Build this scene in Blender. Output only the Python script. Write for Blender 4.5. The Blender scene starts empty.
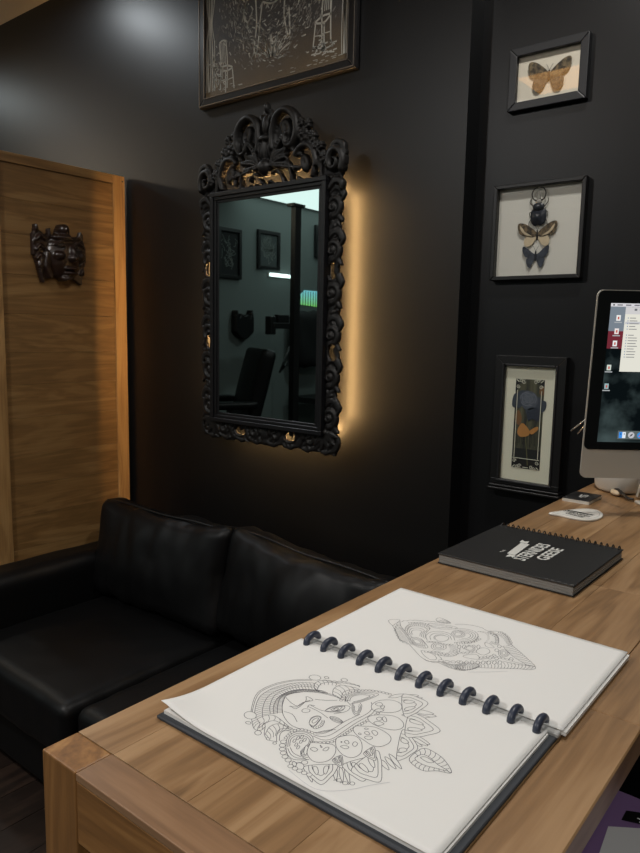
import bpy, bmesh, math, random
import numpy as np
from mathutils import Matrix, Vector, noise
random.seed(7)
S = bpy.context.scene
COL = S.collection
PI = math.pi

# ------------------------------------------------------------------ camera
CAM_Z = 1.44
def setup_camera():
    yaw, pitch, roll = math.radians(38.60), math.radians(7.74), math.radians(1.105)
    f = Vector((-math.sin(yaw)*math.cos(pitch), math.cos(yaw)*math.cos(pitch), -math.sin(pitch)))
    r = Vector((math.cos(yaw), math.sin(yaw), 0)); u = r.cross(f)
    c, s = math.cos(roll), math.sin(roll)
    r2 = c*r + s*u; u2 = -s*r + c*u
    cd = bpy.data.cameras.new('camera'); cam = bpy.data.objects.new('camera', cd); COL.objects.link(cam)
    cd.sensor_fit = 'AUTO'; cd.sensor_width = 36; cd.lens = 698.95*36/853
    cd.clip_start = .02
    m = Matrix((r2, u2, -f)).transposed().to_4x4(); m.translation = (0, 0, CAM_Z)
    cam.matrix_world = m
    S.camera = cam
setup_camera()

# ------------------------------------------------------------------ world, exposure
S.view_settings.view_transform = 'Standard'; S.view_settings.look = 'None'
S.view_settings.gamma = 1; S.view_settings.exposure = 0.0; S.view_settings.use_curve_mapping = False
w = bpy.data.worlds.new('world'); S.world = w; w.use_nodes = True
w.node_tree.nodes['Background'].inputs[0].default_value = (.8, .9, 1, 1)
w.node_tree.nodes['Background'].inputs[1].default_value = .05

# (x, y, watts, radius, colour) of the ceiling lamps
LAMPS = [(-2.72, 1.42, 4.6, .07, (.88, .95, 1)),
         (-4.30, 1.25, 4.0, .07, (.85, .97, 1)),
         (-1.86, -.62, 32., .09, (1, .99, .97)),
         (-.45, 1.22, 11.0, .07, (1, .97, .92)),
         (.55, -.9, 19., .09, (1, .98, .94)),
         (-3.6, -2.4, 14., .10, (.9, 1, .98))]
LED = 130.0          # strength of the LED tape behind the mirror
SOFFIT_GLOW = 3.0  # emission added to the wooden soffit so that its reflection shows

# ------------------------------------------------------------------ colours / materials
def lin(c):
    return tuple(((x/255)/12.92 if x/255 <= .04045 else ((x/255+.055)/1.055)**2.4) for x in c)
def mat(name, col=(128,128,128), rough=.5, metal=0, spec=.5, emis=None, es=0, coat=0, linear=False):
    m = bpy.data.materials.new(name); m.use_nodes = True
    b = m.node_tree.nodes['Principled BSDF']
    c = col if linear else lin(col)
    b.inputs['Base Color'].default_value = (*c, 1); b.inputs['Roughness'].default_value = rough
    b.inputs['Metallic'].default_value = metal; b.inputs['Specular IOR Level'].default_value = spec
    b.inputs['Coat Weight'].default_value = coat
    if emis: b.inputs['Emission Color'].default_value = (*(lin(emis)), 1); b.inputs['Emission Strength'].default_value = es
    return m
def nd(m, t, **k):
    n = m.node_tree.nodes.new(t)
    for a, v in k.items(): setattr(n, a, v)
    return n
def lk(m, a, b): m.node_tree.links.new(a, b)
def bump(m, scale, strength, dist=.001, detail=4, stretch=None, coord='Object'):
    b = m.node_tree.nodes['Principled BSDF']
    tc = nd(m, 'ShaderNodeTexCoord'); mp = nd(m, 'ShaderNodeMapping')
    if stretch: mp.inputs['Scale'].default_value = stretch
    nt = nd(m, 'ShaderNodeTexNoise'); nt.inputs['Scale'].default_value = scale; nt.inputs['Detail'].default_value = detail
    bp = nd(m, 'ShaderNodeBump'); bp.inputs['Strength'].default_value = strength; bp.inputs['Distance'].default_value = dist
    lk(m, tc.outputs[coord], mp.inputs[0]); lk(m, mp.outputs[0], nt.inputs[0]); lk(m, nt.outputs[0], bp.inputs['Height']); lk(m, bp.outputs[0], b.inputs['Normal'])
    return nt
def vary(m, c1, c2, scale=3, detail=4, lo=.35, hi=.65, stretch=None):
    b = m.node_tree.nodes['Principled BSDF']
    tc = nd(m, 'ShaderNodeTexCoord'); mp = nd(m, 'ShaderNodeMapping')
    if stretch: mp.inputs['Scale'].default_value = stretch
    nt = nd(m, 'ShaderNodeTexNoise'); nt.inputs['Scale'].default_value = scale; nt.inputs['Detail'].default_value = detail
    cr = nd(m, 'ShaderNodeValToRGB'); cr.color_ramp.elements[0].position = lo; cr.color_ramp.elements[1].position = hi
    cr.color_ramp.elements[0].color = (*lin(c1), 1); cr.color_ramp.elements[1].color = (*lin(c2), 1)
    lk(m, tc.outputs['Object'], mp.inputs[0]); lk(m, mp.outputs[0], nt.inputs[0]); lk(m, nt.outputs[0], cr.inputs[0]); lk(m, cr.outputs[0], b.inputs['Base Color'])
def wood(name, axis, dark, mid, light, rough=.42, k=1.0, seed=0):
    """procedural solid wood, grain running along the given axis"""
    m = mat(name, mid, rough)
    b = m.node_tree.nodes['Principled BSDF']
    tc = nd(m, 'ShaderNodeTexCoord'); geo = nd(m, 'ShaderNodeNewGeometry')
    off = nd(m, 'ShaderNodeVectorMath', operation='ADD'); sc = nd(m, 'ShaderNodeVectorMath', operation='SCALE')
    comb = nd(m, 'ShaderNodeCombineXYZ')
    for i in range(3): lk(m, geo.outputs['Random Per Island'], comb.inputs[i])
    lk(m, comb.outputs[0], sc.inputs[0]); sc.inputs['Scale'].default_value = 7.0 + seed
    lk(m, tc.outputs['Object'], off.inputs[0]); lk(m, sc.outputs[0], off.inputs[1])
    mp = nd(m, 'ShaderNodeMapping'); s = [15*k]*3; s[axis] = 1.9*k; mp.inputs['Scale'].default_value = s
    lk(m, off.outputs[0], mp.inputs[0])
    n1 = nd(m, 'ShaderNodeTexNoise'); n1.inputs['Scale'].default_value = 1.1; n1.inputs['Detail'].default_value = 5; n1.inputs['Distortion'].default_value = 1.2
    lk(m, mp.outputs[0], n1.inputs[0])
    wv = nd(m, 'ShaderNodeMath', operation='MULTIPLY'); wv.inputs[1].default_value = 22
    sn = nd(m, 'ShaderNodeMath', operation='SINE'); lk(m, n1.outputs[0], wv.inputs[0]); lk(m, wv.outputs[0], sn.inputs[0])
    mp2 = nd(m, 'ShaderNodeMapping'); s = [190*k]*3; s[axis] = 9*k; mp2.inputs['Scale'].default_value = s
    lk(m, off.outputs[0], mp2.inputs[0])
    n2 = nd(m, 'ShaderNodeTexNoise'); n2.inputs['Scale'].default_value = 1; n2.inputs['Detail'].default_value = 3; lk(m, mp2.outputs[0], n2.inputs[0])
    a = nd(m, 'ShaderNodeMath', operation='MULTIPLY_ADD'); a.inputs[1].default_value = .115; a.inputs[2].default_value = .26
    lk(m, sn.outputs[0], a.inputs[0])
    a1 = nd(m, 'ShaderNodeMath', operation='MULTIPLY_ADD'); a1.inputs[1].default_value = .42; lk(m, n1.outputs[0], a1.inputs[0]); lk(m, a.outputs[0], a1.inputs[2])
    a2 = nd(m, 'ShaderNodeMath', operation='MULTIPLY_ADD'); a2.inputs[1].default_value = .34; lk(m, n2.outputs[0], a2.inputs[0]); lk(m, a1.outputs[0], a2.inputs[2])
    a3 = nd(m, 'ShaderNodeMath', operation='MULTIPLY_ADD'); a3.inputs[1].default_value = .035; lk(m, geo.outputs['Random Per Island'], a3.inputs[0]); lk(m, a2.outputs[0], a3.inputs[2])
    cr = nd(m, 'ShaderNodeValToRGB'); e = cr.color_ramp.elements
    e[0].position = .34; e[0].color = (*lin(dark), 1); e[1].position = .92; e[1].color = (*lin(light), 1)
    x = e.new(.62); x.color = (*lin(mid), 1)
    lk(m, a3.outputs[0], cr.inputs[0]); lk(m, cr.outputs[0], b.inputs['Base Color'])
    bp = nd(m, 'ShaderNodeBump'); bp.inputs['Strength'].default_value = .25; bp.inputs['Distance'].default_value = .0006
    lk(m, a2.outputs[0], bp.inputs['Height']); lk(m, bp.outputs[0], b.inputs['Normal'])
    return m
def pane(name, refl=1.0):
    """thin clear glazing"""
    m = bpy.data.materials.new(name); m.use_nodes = True; nt = m.node_tree; nt.nodes.clear()
    o = nd(m, 'ShaderNodeOutputMaterial'); mx = nd(m, 'ShaderNodeMixShader'); t = nd(m, 'ShaderNodeBsdfTransparent'); g = nd(m, 'ShaderNodeBsdfGlossy')
    g.inputs['Roughness'].default_value = .02; fr = nd(m, 'ShaderNodeFresnel'); gg = nd(m, 'ShaderNodeNewGeometry'); iv = nd(m, 'ShaderNodeMath', operation='MULTIPLY_ADD'); iv.inputs[1].default_value = 1/1.5-1.5; iv.inputs[2].default_value = 1.5; lk(m, gg.outputs['Backfacing'], iv.inputs[0]); lk(m, iv.outputs[0], fr.inputs[0])
    lk(m, fr.outputs[0], mx.inputs[0]); lk(m, t.outputs[0], mx.inputs[1]); lk(m, g.outputs[0], mx.inputs[2]); lk(m, mx.outputs[0], o.inputs[0])
    return m
def emit(name, col, s):
    m = bpy.data.materials.new(name); m.use_nodes = True; nt = m.node_tree; nt.nodes.clear()
    o = nd(m, 'ShaderNodeOutputMaterial'); e = nd(m, 'ShaderNodeEmission'); e.inputs[0].default_value = (*lin(col), 1); e.inputs[1].default_value = s
    lk(m, e.outputs[0], o.inputs[0]); return m

M = {}
M['wall'] = mat('black satin paint', (11,12,14), .42, spec=.38); bump(M['wall'], 260, .12, .0006)
M['grey_wall'] = mat('grey paint', (112,120,118), .7); bump(M['grey_wall'], 200, .1, .0006)
M['ceil'] = mat('cream ceiling paint', (226,208,182), .8); bump(M['ceil'], 150, .1, .0006)
M['floor'] = wood('dark floorboards', 1, (22,16,13), (40,30,25), (58,44,36), .45, .8)
DK, MD, LT = (98,72,46), (144,110,74), (172,138,100)
M['oak_y'] = wood('brown desk wood lengthwise', 1, DK, MD, LT, .38)
M['oak_x'] = wood('brown desk wood crosswise', 0, (100,74,52), (142,108,78), (166,132,100), .38, seed=3)
M['oak_z'] = wood('brown desk wood upright', 2, (84,56,28), (140,98,54), (172,128,76), .45, seed=5)
M['oak_fx'] = wood('brown desk wood apron', 0, (84,56,28), (140,98,54), (172,128,76), .45, seed=9)
M['pan_y'] = wood('honey wood boards', 1, (96,70,38), (134,100,58), (158,124,78), .5, .8)
M['pan_z'] = wood('honey wood stile', 2, (118,86,50), (164,126,78), (190,152,100), .5, .8)
M['leather'] = mat('black leather', (10,10,11), .46, spec=.28)
nt_ = bump(M['leather'], 420, .35, .0008)
M['leather_seam'] = mat('black leather piping', (13,13,13), .5)
M['carved'] = mat('black painted carved wood', (19,17,16), .5, spec=.45); bump(M['carved'], 220, .35, .0012)
M['slip'] = mat('black mirror slip', (15,15,18), .42)
M['mirror'] = mat('dark mirror glass', (150,162,160), .015, 1)
M['maskwood'] = mat('dark lacquered wood', (40,25,19), .28, spec=.6); bump(M['maskwood'], 120, .5, .002, stretch=(1,1,.35))
M['frame'] = mat('black frame', (13,13,14), .42)
M['frame_grey'] = mat('charcoal frame', (31,32,35), .45)
M['frame_br'] = mat('dark bronze frame', (24,22,23), .28, spec=.7)
M['silver'] = mat('silver line', (150,145,140), .25, .8)
M['mount'] = mat('cream mount', (226,218,200), .85)
M['mount_w'] = mat('white mount', (222,220,210), .85)
M['mount_g'] = mat('ivory mount', (236,236,214), .85)
M['pane'] = pane('picture glass')
M['paper'] = mat('white paper', (232,231,228), .8)
M['paper_edge'] = mat('paper edges', (196,194,190), .9); bump(M['paper_edge'], 60, .6, .001, stretch=(1,1,40))
M['pg_edge'] = mat('grey page block', (150,148,144), .9); bump(M['pg_edge'], 60, .8, .001, stretch=(1,1,40))
M['ink'] = mat('pencil ink line', (86,86,92), .9)
M['ink_faint'] = mat('faint pencil line', (196,196,200), .9)
M['cover'] = mat('charcoal cover', (56,60,66), .7)
M['disc'] = mat('slate plastic disc', (52,58,74), .4)
M['spine'] = mat('grey spine strip', (172,172,170), .6)
M['blk'] = mat('black plastic', (18,18,19), .4)
M['book'] = mat('black book cover', (23,23,24), .5); bump(M['book'], 30, .1, .002)
M['print_w'] = mat('white print', (205,205,200), .6)
M['ink_blk'] = mat('black print', (20,20,20), .6)
M['alu'] = mat('silver aluminium', (198,194,184), .42, .15)
M['chrome'] = mat('polished steel', (190,190,190), .18, 1)
M['white'] = mat('white plastic', (225,222,214), .5)
M['tan'] = mat('cream leather tag', (206,186,156), .6)
M['purple'] = mat('purple laminate', (138,108,156), .6)
M['greyp'] = mat('grey paper sheet', (225,225,225), .8)

# ------------------------------------------------------------------ geometry helpers
class MB:
    def __init__(s): s.v = []; s.f = []; s.sm = []
    def add(s, V, F, smooth=False):
        o = len(s.v); s.v += [tuple(p) for p in V]; s.f += [tuple(i+o for i in q) for q in F]; s.sm += [smooth]*len(F)
    def box(s, x0, x1, y0, y1, z0, z1):
        V = [(x, y, z) for z in (z0, z1) for y in (y0, y1) for x in (x0, x1)]
        s.add(V, [(0,2,3,1),(4,5,7,6),(0,1,5,4),(2,6,7,3),(0,4,6,2),(1,3,7,5)]); return s
    def bbox(s, x0, x1, y0, y1, z0, z1, r=.003, seg=2, n=None):
        bm = bmesh.new(); 
        V = [bm.verts.new((x, y, z)) for z in (z0, z1) for y in (y0, y1) for x in (x0, x1)]
        for q in [(0,2,3,1),(4,5,7,6),(0,1,5,4),(2,6,7,3),(0,4,6,2),(1,3,7,5)]: bm.faces.new([V[i] for i in q])
        bmesh.ops.bevel(bm, geom=list(bm.edges), offset=r, segments=seg, affect='EDGES', profile=.5)
        bm.verts.index_update(); s.add([tuple(v.co) for v in bm.verts], [tuple(v.index for v in f.verts) for f in bm.faces]); bm.free(); return s
    def prism(s, P, a, b, axis=2):
        """polygon P (2D) extruded from a to b along the axis; the 2D axes are the other two in order"""
        n = len(P)
        def mk(p, t):
            q = [p[0], p[1]]; q.insert(axis, t); return tuple(q)
        V = [mk(p, a) for p in P] + [mk(p, b) for p in P]
        s.add(V, [tuple(range(n))[::-1], tuple(range(n, 2*n))] + [(i, (i+1) % n, n+(i+1) % n, n+i) for i in range(n)]); return s
    def tube(s, path, r, n=8, caps=True, flat=None):
        path = [Vector(p) for p in path]; R = r if isinstance(r, (list, tuple)) else [r]*len(path)
        up = Vector((0,0,1)); V = []; F = []
        for i, p in enumerate(path):
            t = (path[min(i+1, len(path)-1)] - path[max(i-1, 0)]).normalized()
            a = t.cross(up)
            if a.length < 1e-3: a = t.cross(Vector((0,1,0)))
            a.normalize(); b = a.cross(t).normalized(); up = b
            for j in range(n):
                th = 2*PI*j/n; V.append(p + a*math.cos(th)*R[i] + b*math.sin(th)*R[i]*(flat or 1))
        for i in range(len(path)-1):
            for j in range(n): F.append((i*n+j, i*n+(j+1) % n, (i+1)*n+(j+1) % n, (i+1)*n+j))
        if caps: F.append(tuple(range(n))[::-1]); F.append(tuple(range((len(path)-1)*n, len(path)*n)))
        s.add(V, F, True); return s
    def ball(s, c, r, n=12, sc=(1,1,1)):
        V = []; F = []
        for i in range(n+1):
            for j in range(2*n):
                a = PI*i/n; b = PI*j/n
                V.append((c[0]+r*sc[0]*math.sin(a)*math.cos(b), c[1]+r*sc[1]*math.sin(a)*math.sin(b), c[2]+r*sc[2]*math.cos(a)))
        for i in range(n):
            for j in range(2*n): F.append((i*2*n+j, (i+1)*2*n+j, (i+1)*2*n+(j+1) % (2*n), i*2*n+(j+1) % (2*n)))
        s.add(V, F, True); return s
    def lathe(s, prof, c=(0,0,0), n=32, smooth=True):
        V = []; F = []
        for r, z in prof:
            for j in range(n): a = 2*PI*j/n; V.append((c[0]+r*math.cos(a), c[1]+r*math.sin(a), c[2]+z))
        for i in range(len(prof)-1):
            for j in range(n): F.append((i*n+j, i*n+(j+1) % n, (i+1)*n+(j+1) % n, (i+1)*n+j))
        s.add(V, F, smooth); return s
    def ribbon(s, pts, wd, fn):
        """flat line of width wd through 2D points; fn maps 2D -> 3D"""
        n = len(pts)
        if n < 2: return
        V = []
        for i in range(n):
            a = pts[max(i-1, 0)]; b = pts[min(i+1, n-1)]; dx, dy = b[0]-a[0], b[1]-a[1]; L = math.hypot(dx, dy) or 1
            nx, ny = -dy/L*wd/2, dx/L*wd/2
            V.append(fn(pts[i][0]+nx, pts[i][1]+ny)); V.append(fn(pts[i][0]-nx, pts[i][1]-ny))
        s.add(V, [(2*i, 2*i+1, 2*i+3, 2*i+2) for i in range(n-1)])
    def build(s, name, m, parent=None, xf=None, fix=True):
        me = bpy.data.meshes.new(name); V = s.v if xf is None else [tuple(xf @ Vector(p)) for p in s.v]
        me.from_pydata(V, [], s.f); me.polygons.foreach_set('use_smooth', s.sm); me.materials.append(m)
        if fix:
            bm = bmesh.new(); bm.from_mesh(me); bmesh.ops.recalc_face_normals(bm, faces=bm.faces); bm.to_mesh(me); bm.free()
        me.update(); o = bpy.data.objects.new(name, me); COL.objects.link(o)
        if parent: o.parent = parent
        return o
def tag(o, label=None, cat=None, group=None, kind=None):
    if label: o['label'] = label
    if cat: o['category'] = cat
    if group: o['group'] = group
    if kind: o['kind'] = kind
    return o
def thing(name, label, cat, loc=(0,0,0), rot=(0,0,0), group=None):
    o = bpy.data.objects.new(name, None); COL.objects.link(o); o.location = loc; o.rotation_euler = rot; o.empty_display_size = .05
    return tag(o, label, cat, group)
def st(o): o['kind'] = 'structure'; return o
def sp(P, n=6, closed=False):
    """Catmull-Rom through 2D or 3D points"""
    P = [np.array(p, float) for p in P]; out = []; N = len(P)
    rng = range(N) if closed else range(N-1)
    for i in rng:
        if closed: a, b, c, d = P[i-1], P[i], P[(i+1) % N], P[(i+2) % N]
        else: a, b, c, d = P[max(i-1, 0)], P[i], P[i+1], P[min(i+2, N-1)]
        for k in range(n):
            t = k/n; out.append(.5*((2*b)+(-a+c)*t+(2*a-5*b+4*c-d)*t*t+(-a+3*b-3*c+d)*t**3))
    out.append(P[0] if closed else P[-1]); return [tuple(float(u) for u in p) for p in out]
def text_mb(txt, size, boldoff=0.0, sx=1.0, ext=0.0):
    """text as flat triangles in the xy plane, returned as (verts, faces), left-bottom at the origin"""
    cu = bpy.data.curves.new('t', 'FONT'); cu.body = txt; cu.size = size; cu.offset = boldoff; cu.resolution_u = 2; cu.extrude = ext
    o = bpy.data.objects.new('t', cu); COL.objects.link(o); dg = bpy.context.evaluated_depsgraph_get()
    me = bpy.data.meshes.new_from_object(o.evaluated_get(dg)); V = [(v.co.x*sx, v.co.y, v.co.z) for v in me.vertices]; F = [tuple(p.vertices) for p in me.polygons]
    bpy.data.objects.remove(o); bpy.data.curves.remove(cu); bpy.data.meshes.remove(me); return V, F

# ------------------------------------------------------------------ room
W, WF = 1.77, 1.84
XL, XR, YB, ZC = -5.2, 1.9, -4.2, 2.83
fl = MB()
y = YB
pw = .14; x = XL
k = 0
while x < XR:
    x1 = min(x+pw-.002, XR); yy = YB - random.random()*1.2
    while yy < WF:
        y1 = yy+1.2; fl.box(x, x1, max(yy, YB), min(y1-.002, WF), -.02, 0); yy = y1
    x += pw
st(fl.build('floor', M['floor']))
st(MB().box(XL-.05, XR+.05, YB-.05, WF+.15, -.08, -.02).build('floor', mat('floor base', (20,16,14), .8)))
st(MB().box(XL-.1, XR+.1, YB-.1, WF+.15, ZC, ZC+.08).build('ceiling', M['ceil']))
st(MB().box(XL, -.93, W, WF+.1, 0, ZC).build('wall_back', M['wall']))
st(MB().box(-.93, -.515, WF, WF+.1, 0, ZC).build('wall_recess', M['wall']))
st(MB().box(-.515, XR, W, WF+.1, 0, ZC).build('wall_back_right', M['wall']))
st(MB().box(XL-.1, XL, YB-.1, WF+.1, 0, ZC).build('wall_left', M['grey_wall']))
st(MB().box(XR, XR+.1, YB-.1, WF+.1, 0, ZC).build('wall_right', M['grey_wall']))
st(MB().box(XL, XR, YB-.1, YB, 0, ZC).build('wall_front', M['grey_wall']))
st(MB().box(XL, XL+.012, YB, W, 0, .09).build('baseboard_left', M['blk']))
st(MB().box(XL+.012, -2.46, W-.012, W, 0, .09).build('baseboard_back', M['blk']))

# ceiling lamps
lampm = emit('lamp diffuser', (255,250,240), 6.0)
ring = mat('white lamp ring', (220,218,212), .4)
labs = ['round recessed ceiling downlight near the wall left of the mirror',
        'round recessed ceiling downlight in the far left corner beyond the wood panel',
        'round recessed ceiling downlight in mid room behind the viewer',
        'round recessed ceiling downlight above the insect frames',
        'round recessed ceiling downlight right of the desk',
        'round recessed ceiling downlight at the rear of the room']
for (lx, ly, pw_, rr, c), lb in zip(LAMPS, labs):
    t = thing('ceiling_light', lb, 'ceiling light', (lx, ly, ZC), group='ceiling downlights')
    MB().lathe([(rr+.018, 0), (rr+.018, -.006), (rr+.006, -.012), (rr, -.006), (rr, 0)]).build('trim_ring', ring, t)
    MB().lathe([(0.0001, -.004), (rr, -.004)]).build('diffuser', lampm, t, fix=False)
    ld = bpy.data.lights.new('downlight', 'AREA'); ld.shape = 'DISK'; ld.size = rr*2; ld.energy = pw_; ld.color = c; ld.spread = math.radians(170)
    lo = bpy.data.objects.new('light_source', ld); COL.objects.link(lo); lo.parent = t; lo.location = (0, 0, -.014)

t = thing('fill_globe', 'unseen frosted globe added far left beyond the wood panel to brighten the ceiling', 'lamp', (-4.1, .75, ZC))  # added fill light out of view, lifts the ceiling and far left wall
MB().tube([(0, 0, 0), (0, 0, -.34)], .004, 6).build('cord', M['blk'], t)
MB().lathe([(.001, 0), (.04, 0), (.04, -.02), (.001, -.022)]).build('rose_cap', ring, t)
MB().ball((0, 0, -.40), .065, 12).build('globe', emit('frosted globe', (250,228,200), 62), t)

# added glowing panels: one stands for brightly lit ceiling, one for a wooden soffit
t = thing('ceiling_glow_panel', 'large glowing panel added beside the left wall as brightly lit white ceiling, reflected at the mirror top', 'ceiling light', (-4.75, -2.7, ZC))
MB().bbox(-.43, .43, -.95, .95, -.03, 0, .004).build('housing', ring, t)
MB().box(-.41, .41, -.93, .93, -.034, -.031).build('diffuser', emit('lit ceiling glow', (235,248,244), 2.8), t)
t = thing('ceiling_glow_panel', 'wooden ceiling soffit with an added amber glow, reflected across the glass of the top insect frame', 'ceiling light', (-1.37, -.20, ZC))
MB().bbox(-.31, .31, -.2, .14, -.03, 0, .004).build('housing', M['pan_y'], t)
MB().box(-.295, .295, -.185, .125, -.034, -.031).build('diffuser', emit('wood soffit glow', (255,182,96), SOFFIT_GLOW), t)

# ------------------------------------------------------------------ wooden panel door standing out from the wall
def wood_panel():
    t = thing('wood_panel', 'honey wooden panel of horizontal boards in a frame, standing left of the sofa', 'panel', (-2.415, 0, 0))
    x0, x1 = -.045, 0; y0, y1, zt = 1.13, 1.752, 2.032
    MB().bbox(x0, x1, y1-.053, y1, 0, zt, .0015).build('stile', M['pan_z'], t)
    MB().bbox(x0, x1, y0, y0+.11, 0, zt-.036, .0015).build('stile', M['pan_z'], t)
    MB().bbox(x0, x1, y0, y1-.054, zt-.034, zt, .0015).build('top_rail', M['pan_y'], t)
    MB().bbox(x0, x1, y0+.111, y1-.054, 0, .1, .0015).build('bottom_rail', M['pan_y'], t)
    zs = [.101, .27, .44, .616, .741, .857, .97, 1.107, 1.228, 1.345, 1.482, 1.62, 1.76, 1.88, zt-.035]
    b = MB()
    for a, c in zip(zs, zs[1:]): b.bbox(x0+.006, x1-.006, y0+.108, y1-.052, a+.0003, c-.0003, .0005, 1)
    b.build('boards', M['pan_y'], t)
    for z in (2.012,): MB().lathe([(.0001,0),(.003,0),(.003,.001),(.0001,.001)], n=12).build('screw', M['blk'], t, Matrix.Translation((0, 1.742, z)) @ Matrix.Rotation(PI/2, 4, 'Y'))
wood_panel()

# ------------------------------------------------------------------ height field relief (carvings)
class Relief:
    def __init__(s, x0, x1, z0, z1, d):
        s.d = d; s.xs = np.arange(x0, x1+d, d); s.zs = np.arange(z0, z1+d, d); s.X, s.Z = np.meshgrid(s.xs, s.zs)
        s.H = np.zeros_like(s.X); s.cut = np.zeros(s.X.shape, bool)
    ks = 1.0; crest = False
    def zm(s, z): return .843+(z-.895)*1.254 if s.crest and z > .84 else z
    def stroke(s, P, r, h, base=0, groove=0, n=6, mirror=False, smooth=True):
        P = [(p[0]*s.kx, s.zm(p[1])) for p in P]; h *= s.ks; r = [q*s.kr for q in r] if isinstance(r, (list, tuple)) else r*s.kr
        for sg in ((1, -1) if mirror else (1,)):
            Q = sp([(p[0]*sg, p[1]) for p in P], n) if smooth else P; m = len(Q)
            for i in range(m-1):
                a, b = Q[i], Q[i+1]; t0 = i/(m-1)
                R = r if not isinstance(r, (list, tuple)) else float(np.interp(t0, np.linspace(0, 1, len(r)), r))
                xi = (s.X > min(a[0], b[0])-R) & (s.X < max(a[0], b[0])+R) & (s.Z > min(a[1], b[1])-R) & (s.Z < max(a[1], b[1])+R)
                if not xi.any(): continue
                x, z = s.X[xi], s.Z[xi]; dx, dz = b[0]-a[0], b[1]-a[1]; L2 = dx*dx+dz*dz+1e-12
                t = np.clip(((x-a[0])*dx+(z-a[1])*dz)/L2, 0, 1); D = np.hypot(x-a[0]-t*dx, z-a[1]-t*dz)/R
                v = np.where(D < 1, base + h*np.sqrt(np.clip(1-D*D, 0, 1))*(1-groove*np.exp(-(D/.28)**2)), 0)
                s.H[xi] = np.maximum(s.H[xi], v)
    kx = 1.0; kr = 1.0
    def blob(s, cx, cz, rx, rz, h, base=0, ang=0, mirror=False, ribs=0, hollow=0):
        cx *= s.kx; cz = s.zm(cz); h *= s.ks; hollow *= s.ks; rz *= 1.15 if s.crest else 1
        for sg in ((1, -1) if mirror else (1,)):
            a = ang*sg; dx, dz = s.X-cx*sg, s.Z-cz; u = (dx*math.cos(a)+dz*math.sin(a))/rx; v = (-dx*math.sin(a)+dz*math.cos(a))/rz
            D = u*u+v*v; k = D < 1
            hh = base+h*np.sqrt(np.clip(1-D, 0, 1))
            if ribs: hh = hh*(1-.35*np.abs(np.sin(ribs*u)))
            if hollow: hh = hh-hollow*np.exp(-D/.2)
            s.H[k] = np.maximum(s.H[k], hh[k])
    def build(s, name, m, parent, xf, holes=True):
        nz, nx = s.X.shape; ok = (s.H > 1e-5) & ~s.cut
        H = s.H.copy()
        V = []; idx = -np.ones(s.X.shape, int); idb = -np.ones(s.X.shape, int)
        cell = ok[:-1, :-1] & ok[1:, :-1] & ok[:-1, 1:] & ok[1:, 1:]
        F = []
        used = np.zeros(s.X.shape, bool)
        used[:-1, :-1] |= cell; used[1:, :-1] |= cell; used[:-1, 1:] |= cell; used[1:, 1:] |= cell
        js, is_ = np.nonzero(used)
        for n_, (j, i) in enumerate(zip(js, is_)): idx[j, i] = n_; V.append((s.X[j, i], -H[j, i], s.Z[j, i]))
        nb = len(V)
        bd = used & ~(np.pad(cell, ((0, 1), (0, 1))) & np.pad(cell, ((1, 0), (0, 1))) & np.pad(cell, ((0, 1), (1, 0))) & np.pad(cell, ((1, 0), (1, 0))))
        for j, i in zip(*np.nonzero(bd)): idb[j, i] = len(V); V.append((s.X[j, i], .0, s.Z[j, i]))
        cj, ci = np.nonzero(cell)
        C = np.pad(cell, 1)
        for j, i in zip(cj, ci):
            F.append((idx[j, i], idx[j, i+1], idx[j+1, i+1], idx[j+1, i]))
            for dj, di, p, q in ((-1, 0, (j, i), (j, i+1)), (1, 0, (j+1, i+1), (j+1, i)), (0, -1, (j+1, i), (j, i)), (0, 1, (j, i+1), (j+1, i+1))):
                if not C[j+1+dj, i+1+di]: F.append((idx[q], idx[p], idb[p], idb[q]))
        b = MB(); b.v = V; b.f = F; b.sm = [True]*len(F)
        return b.build(name, m, parent, xf, fix=False)
def spiral(cx, cz, r0, r1, a0, turns, n=16):
    return [(cx+(r0+(r1-r0)*t)*math.cos(a0+turns*2*PI*t), cz+(r0+(r1-r0)*t)*math.sin(a0+turns*2*PI*t)) for t in [i/(n-1) for i in range(n)]]

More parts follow.
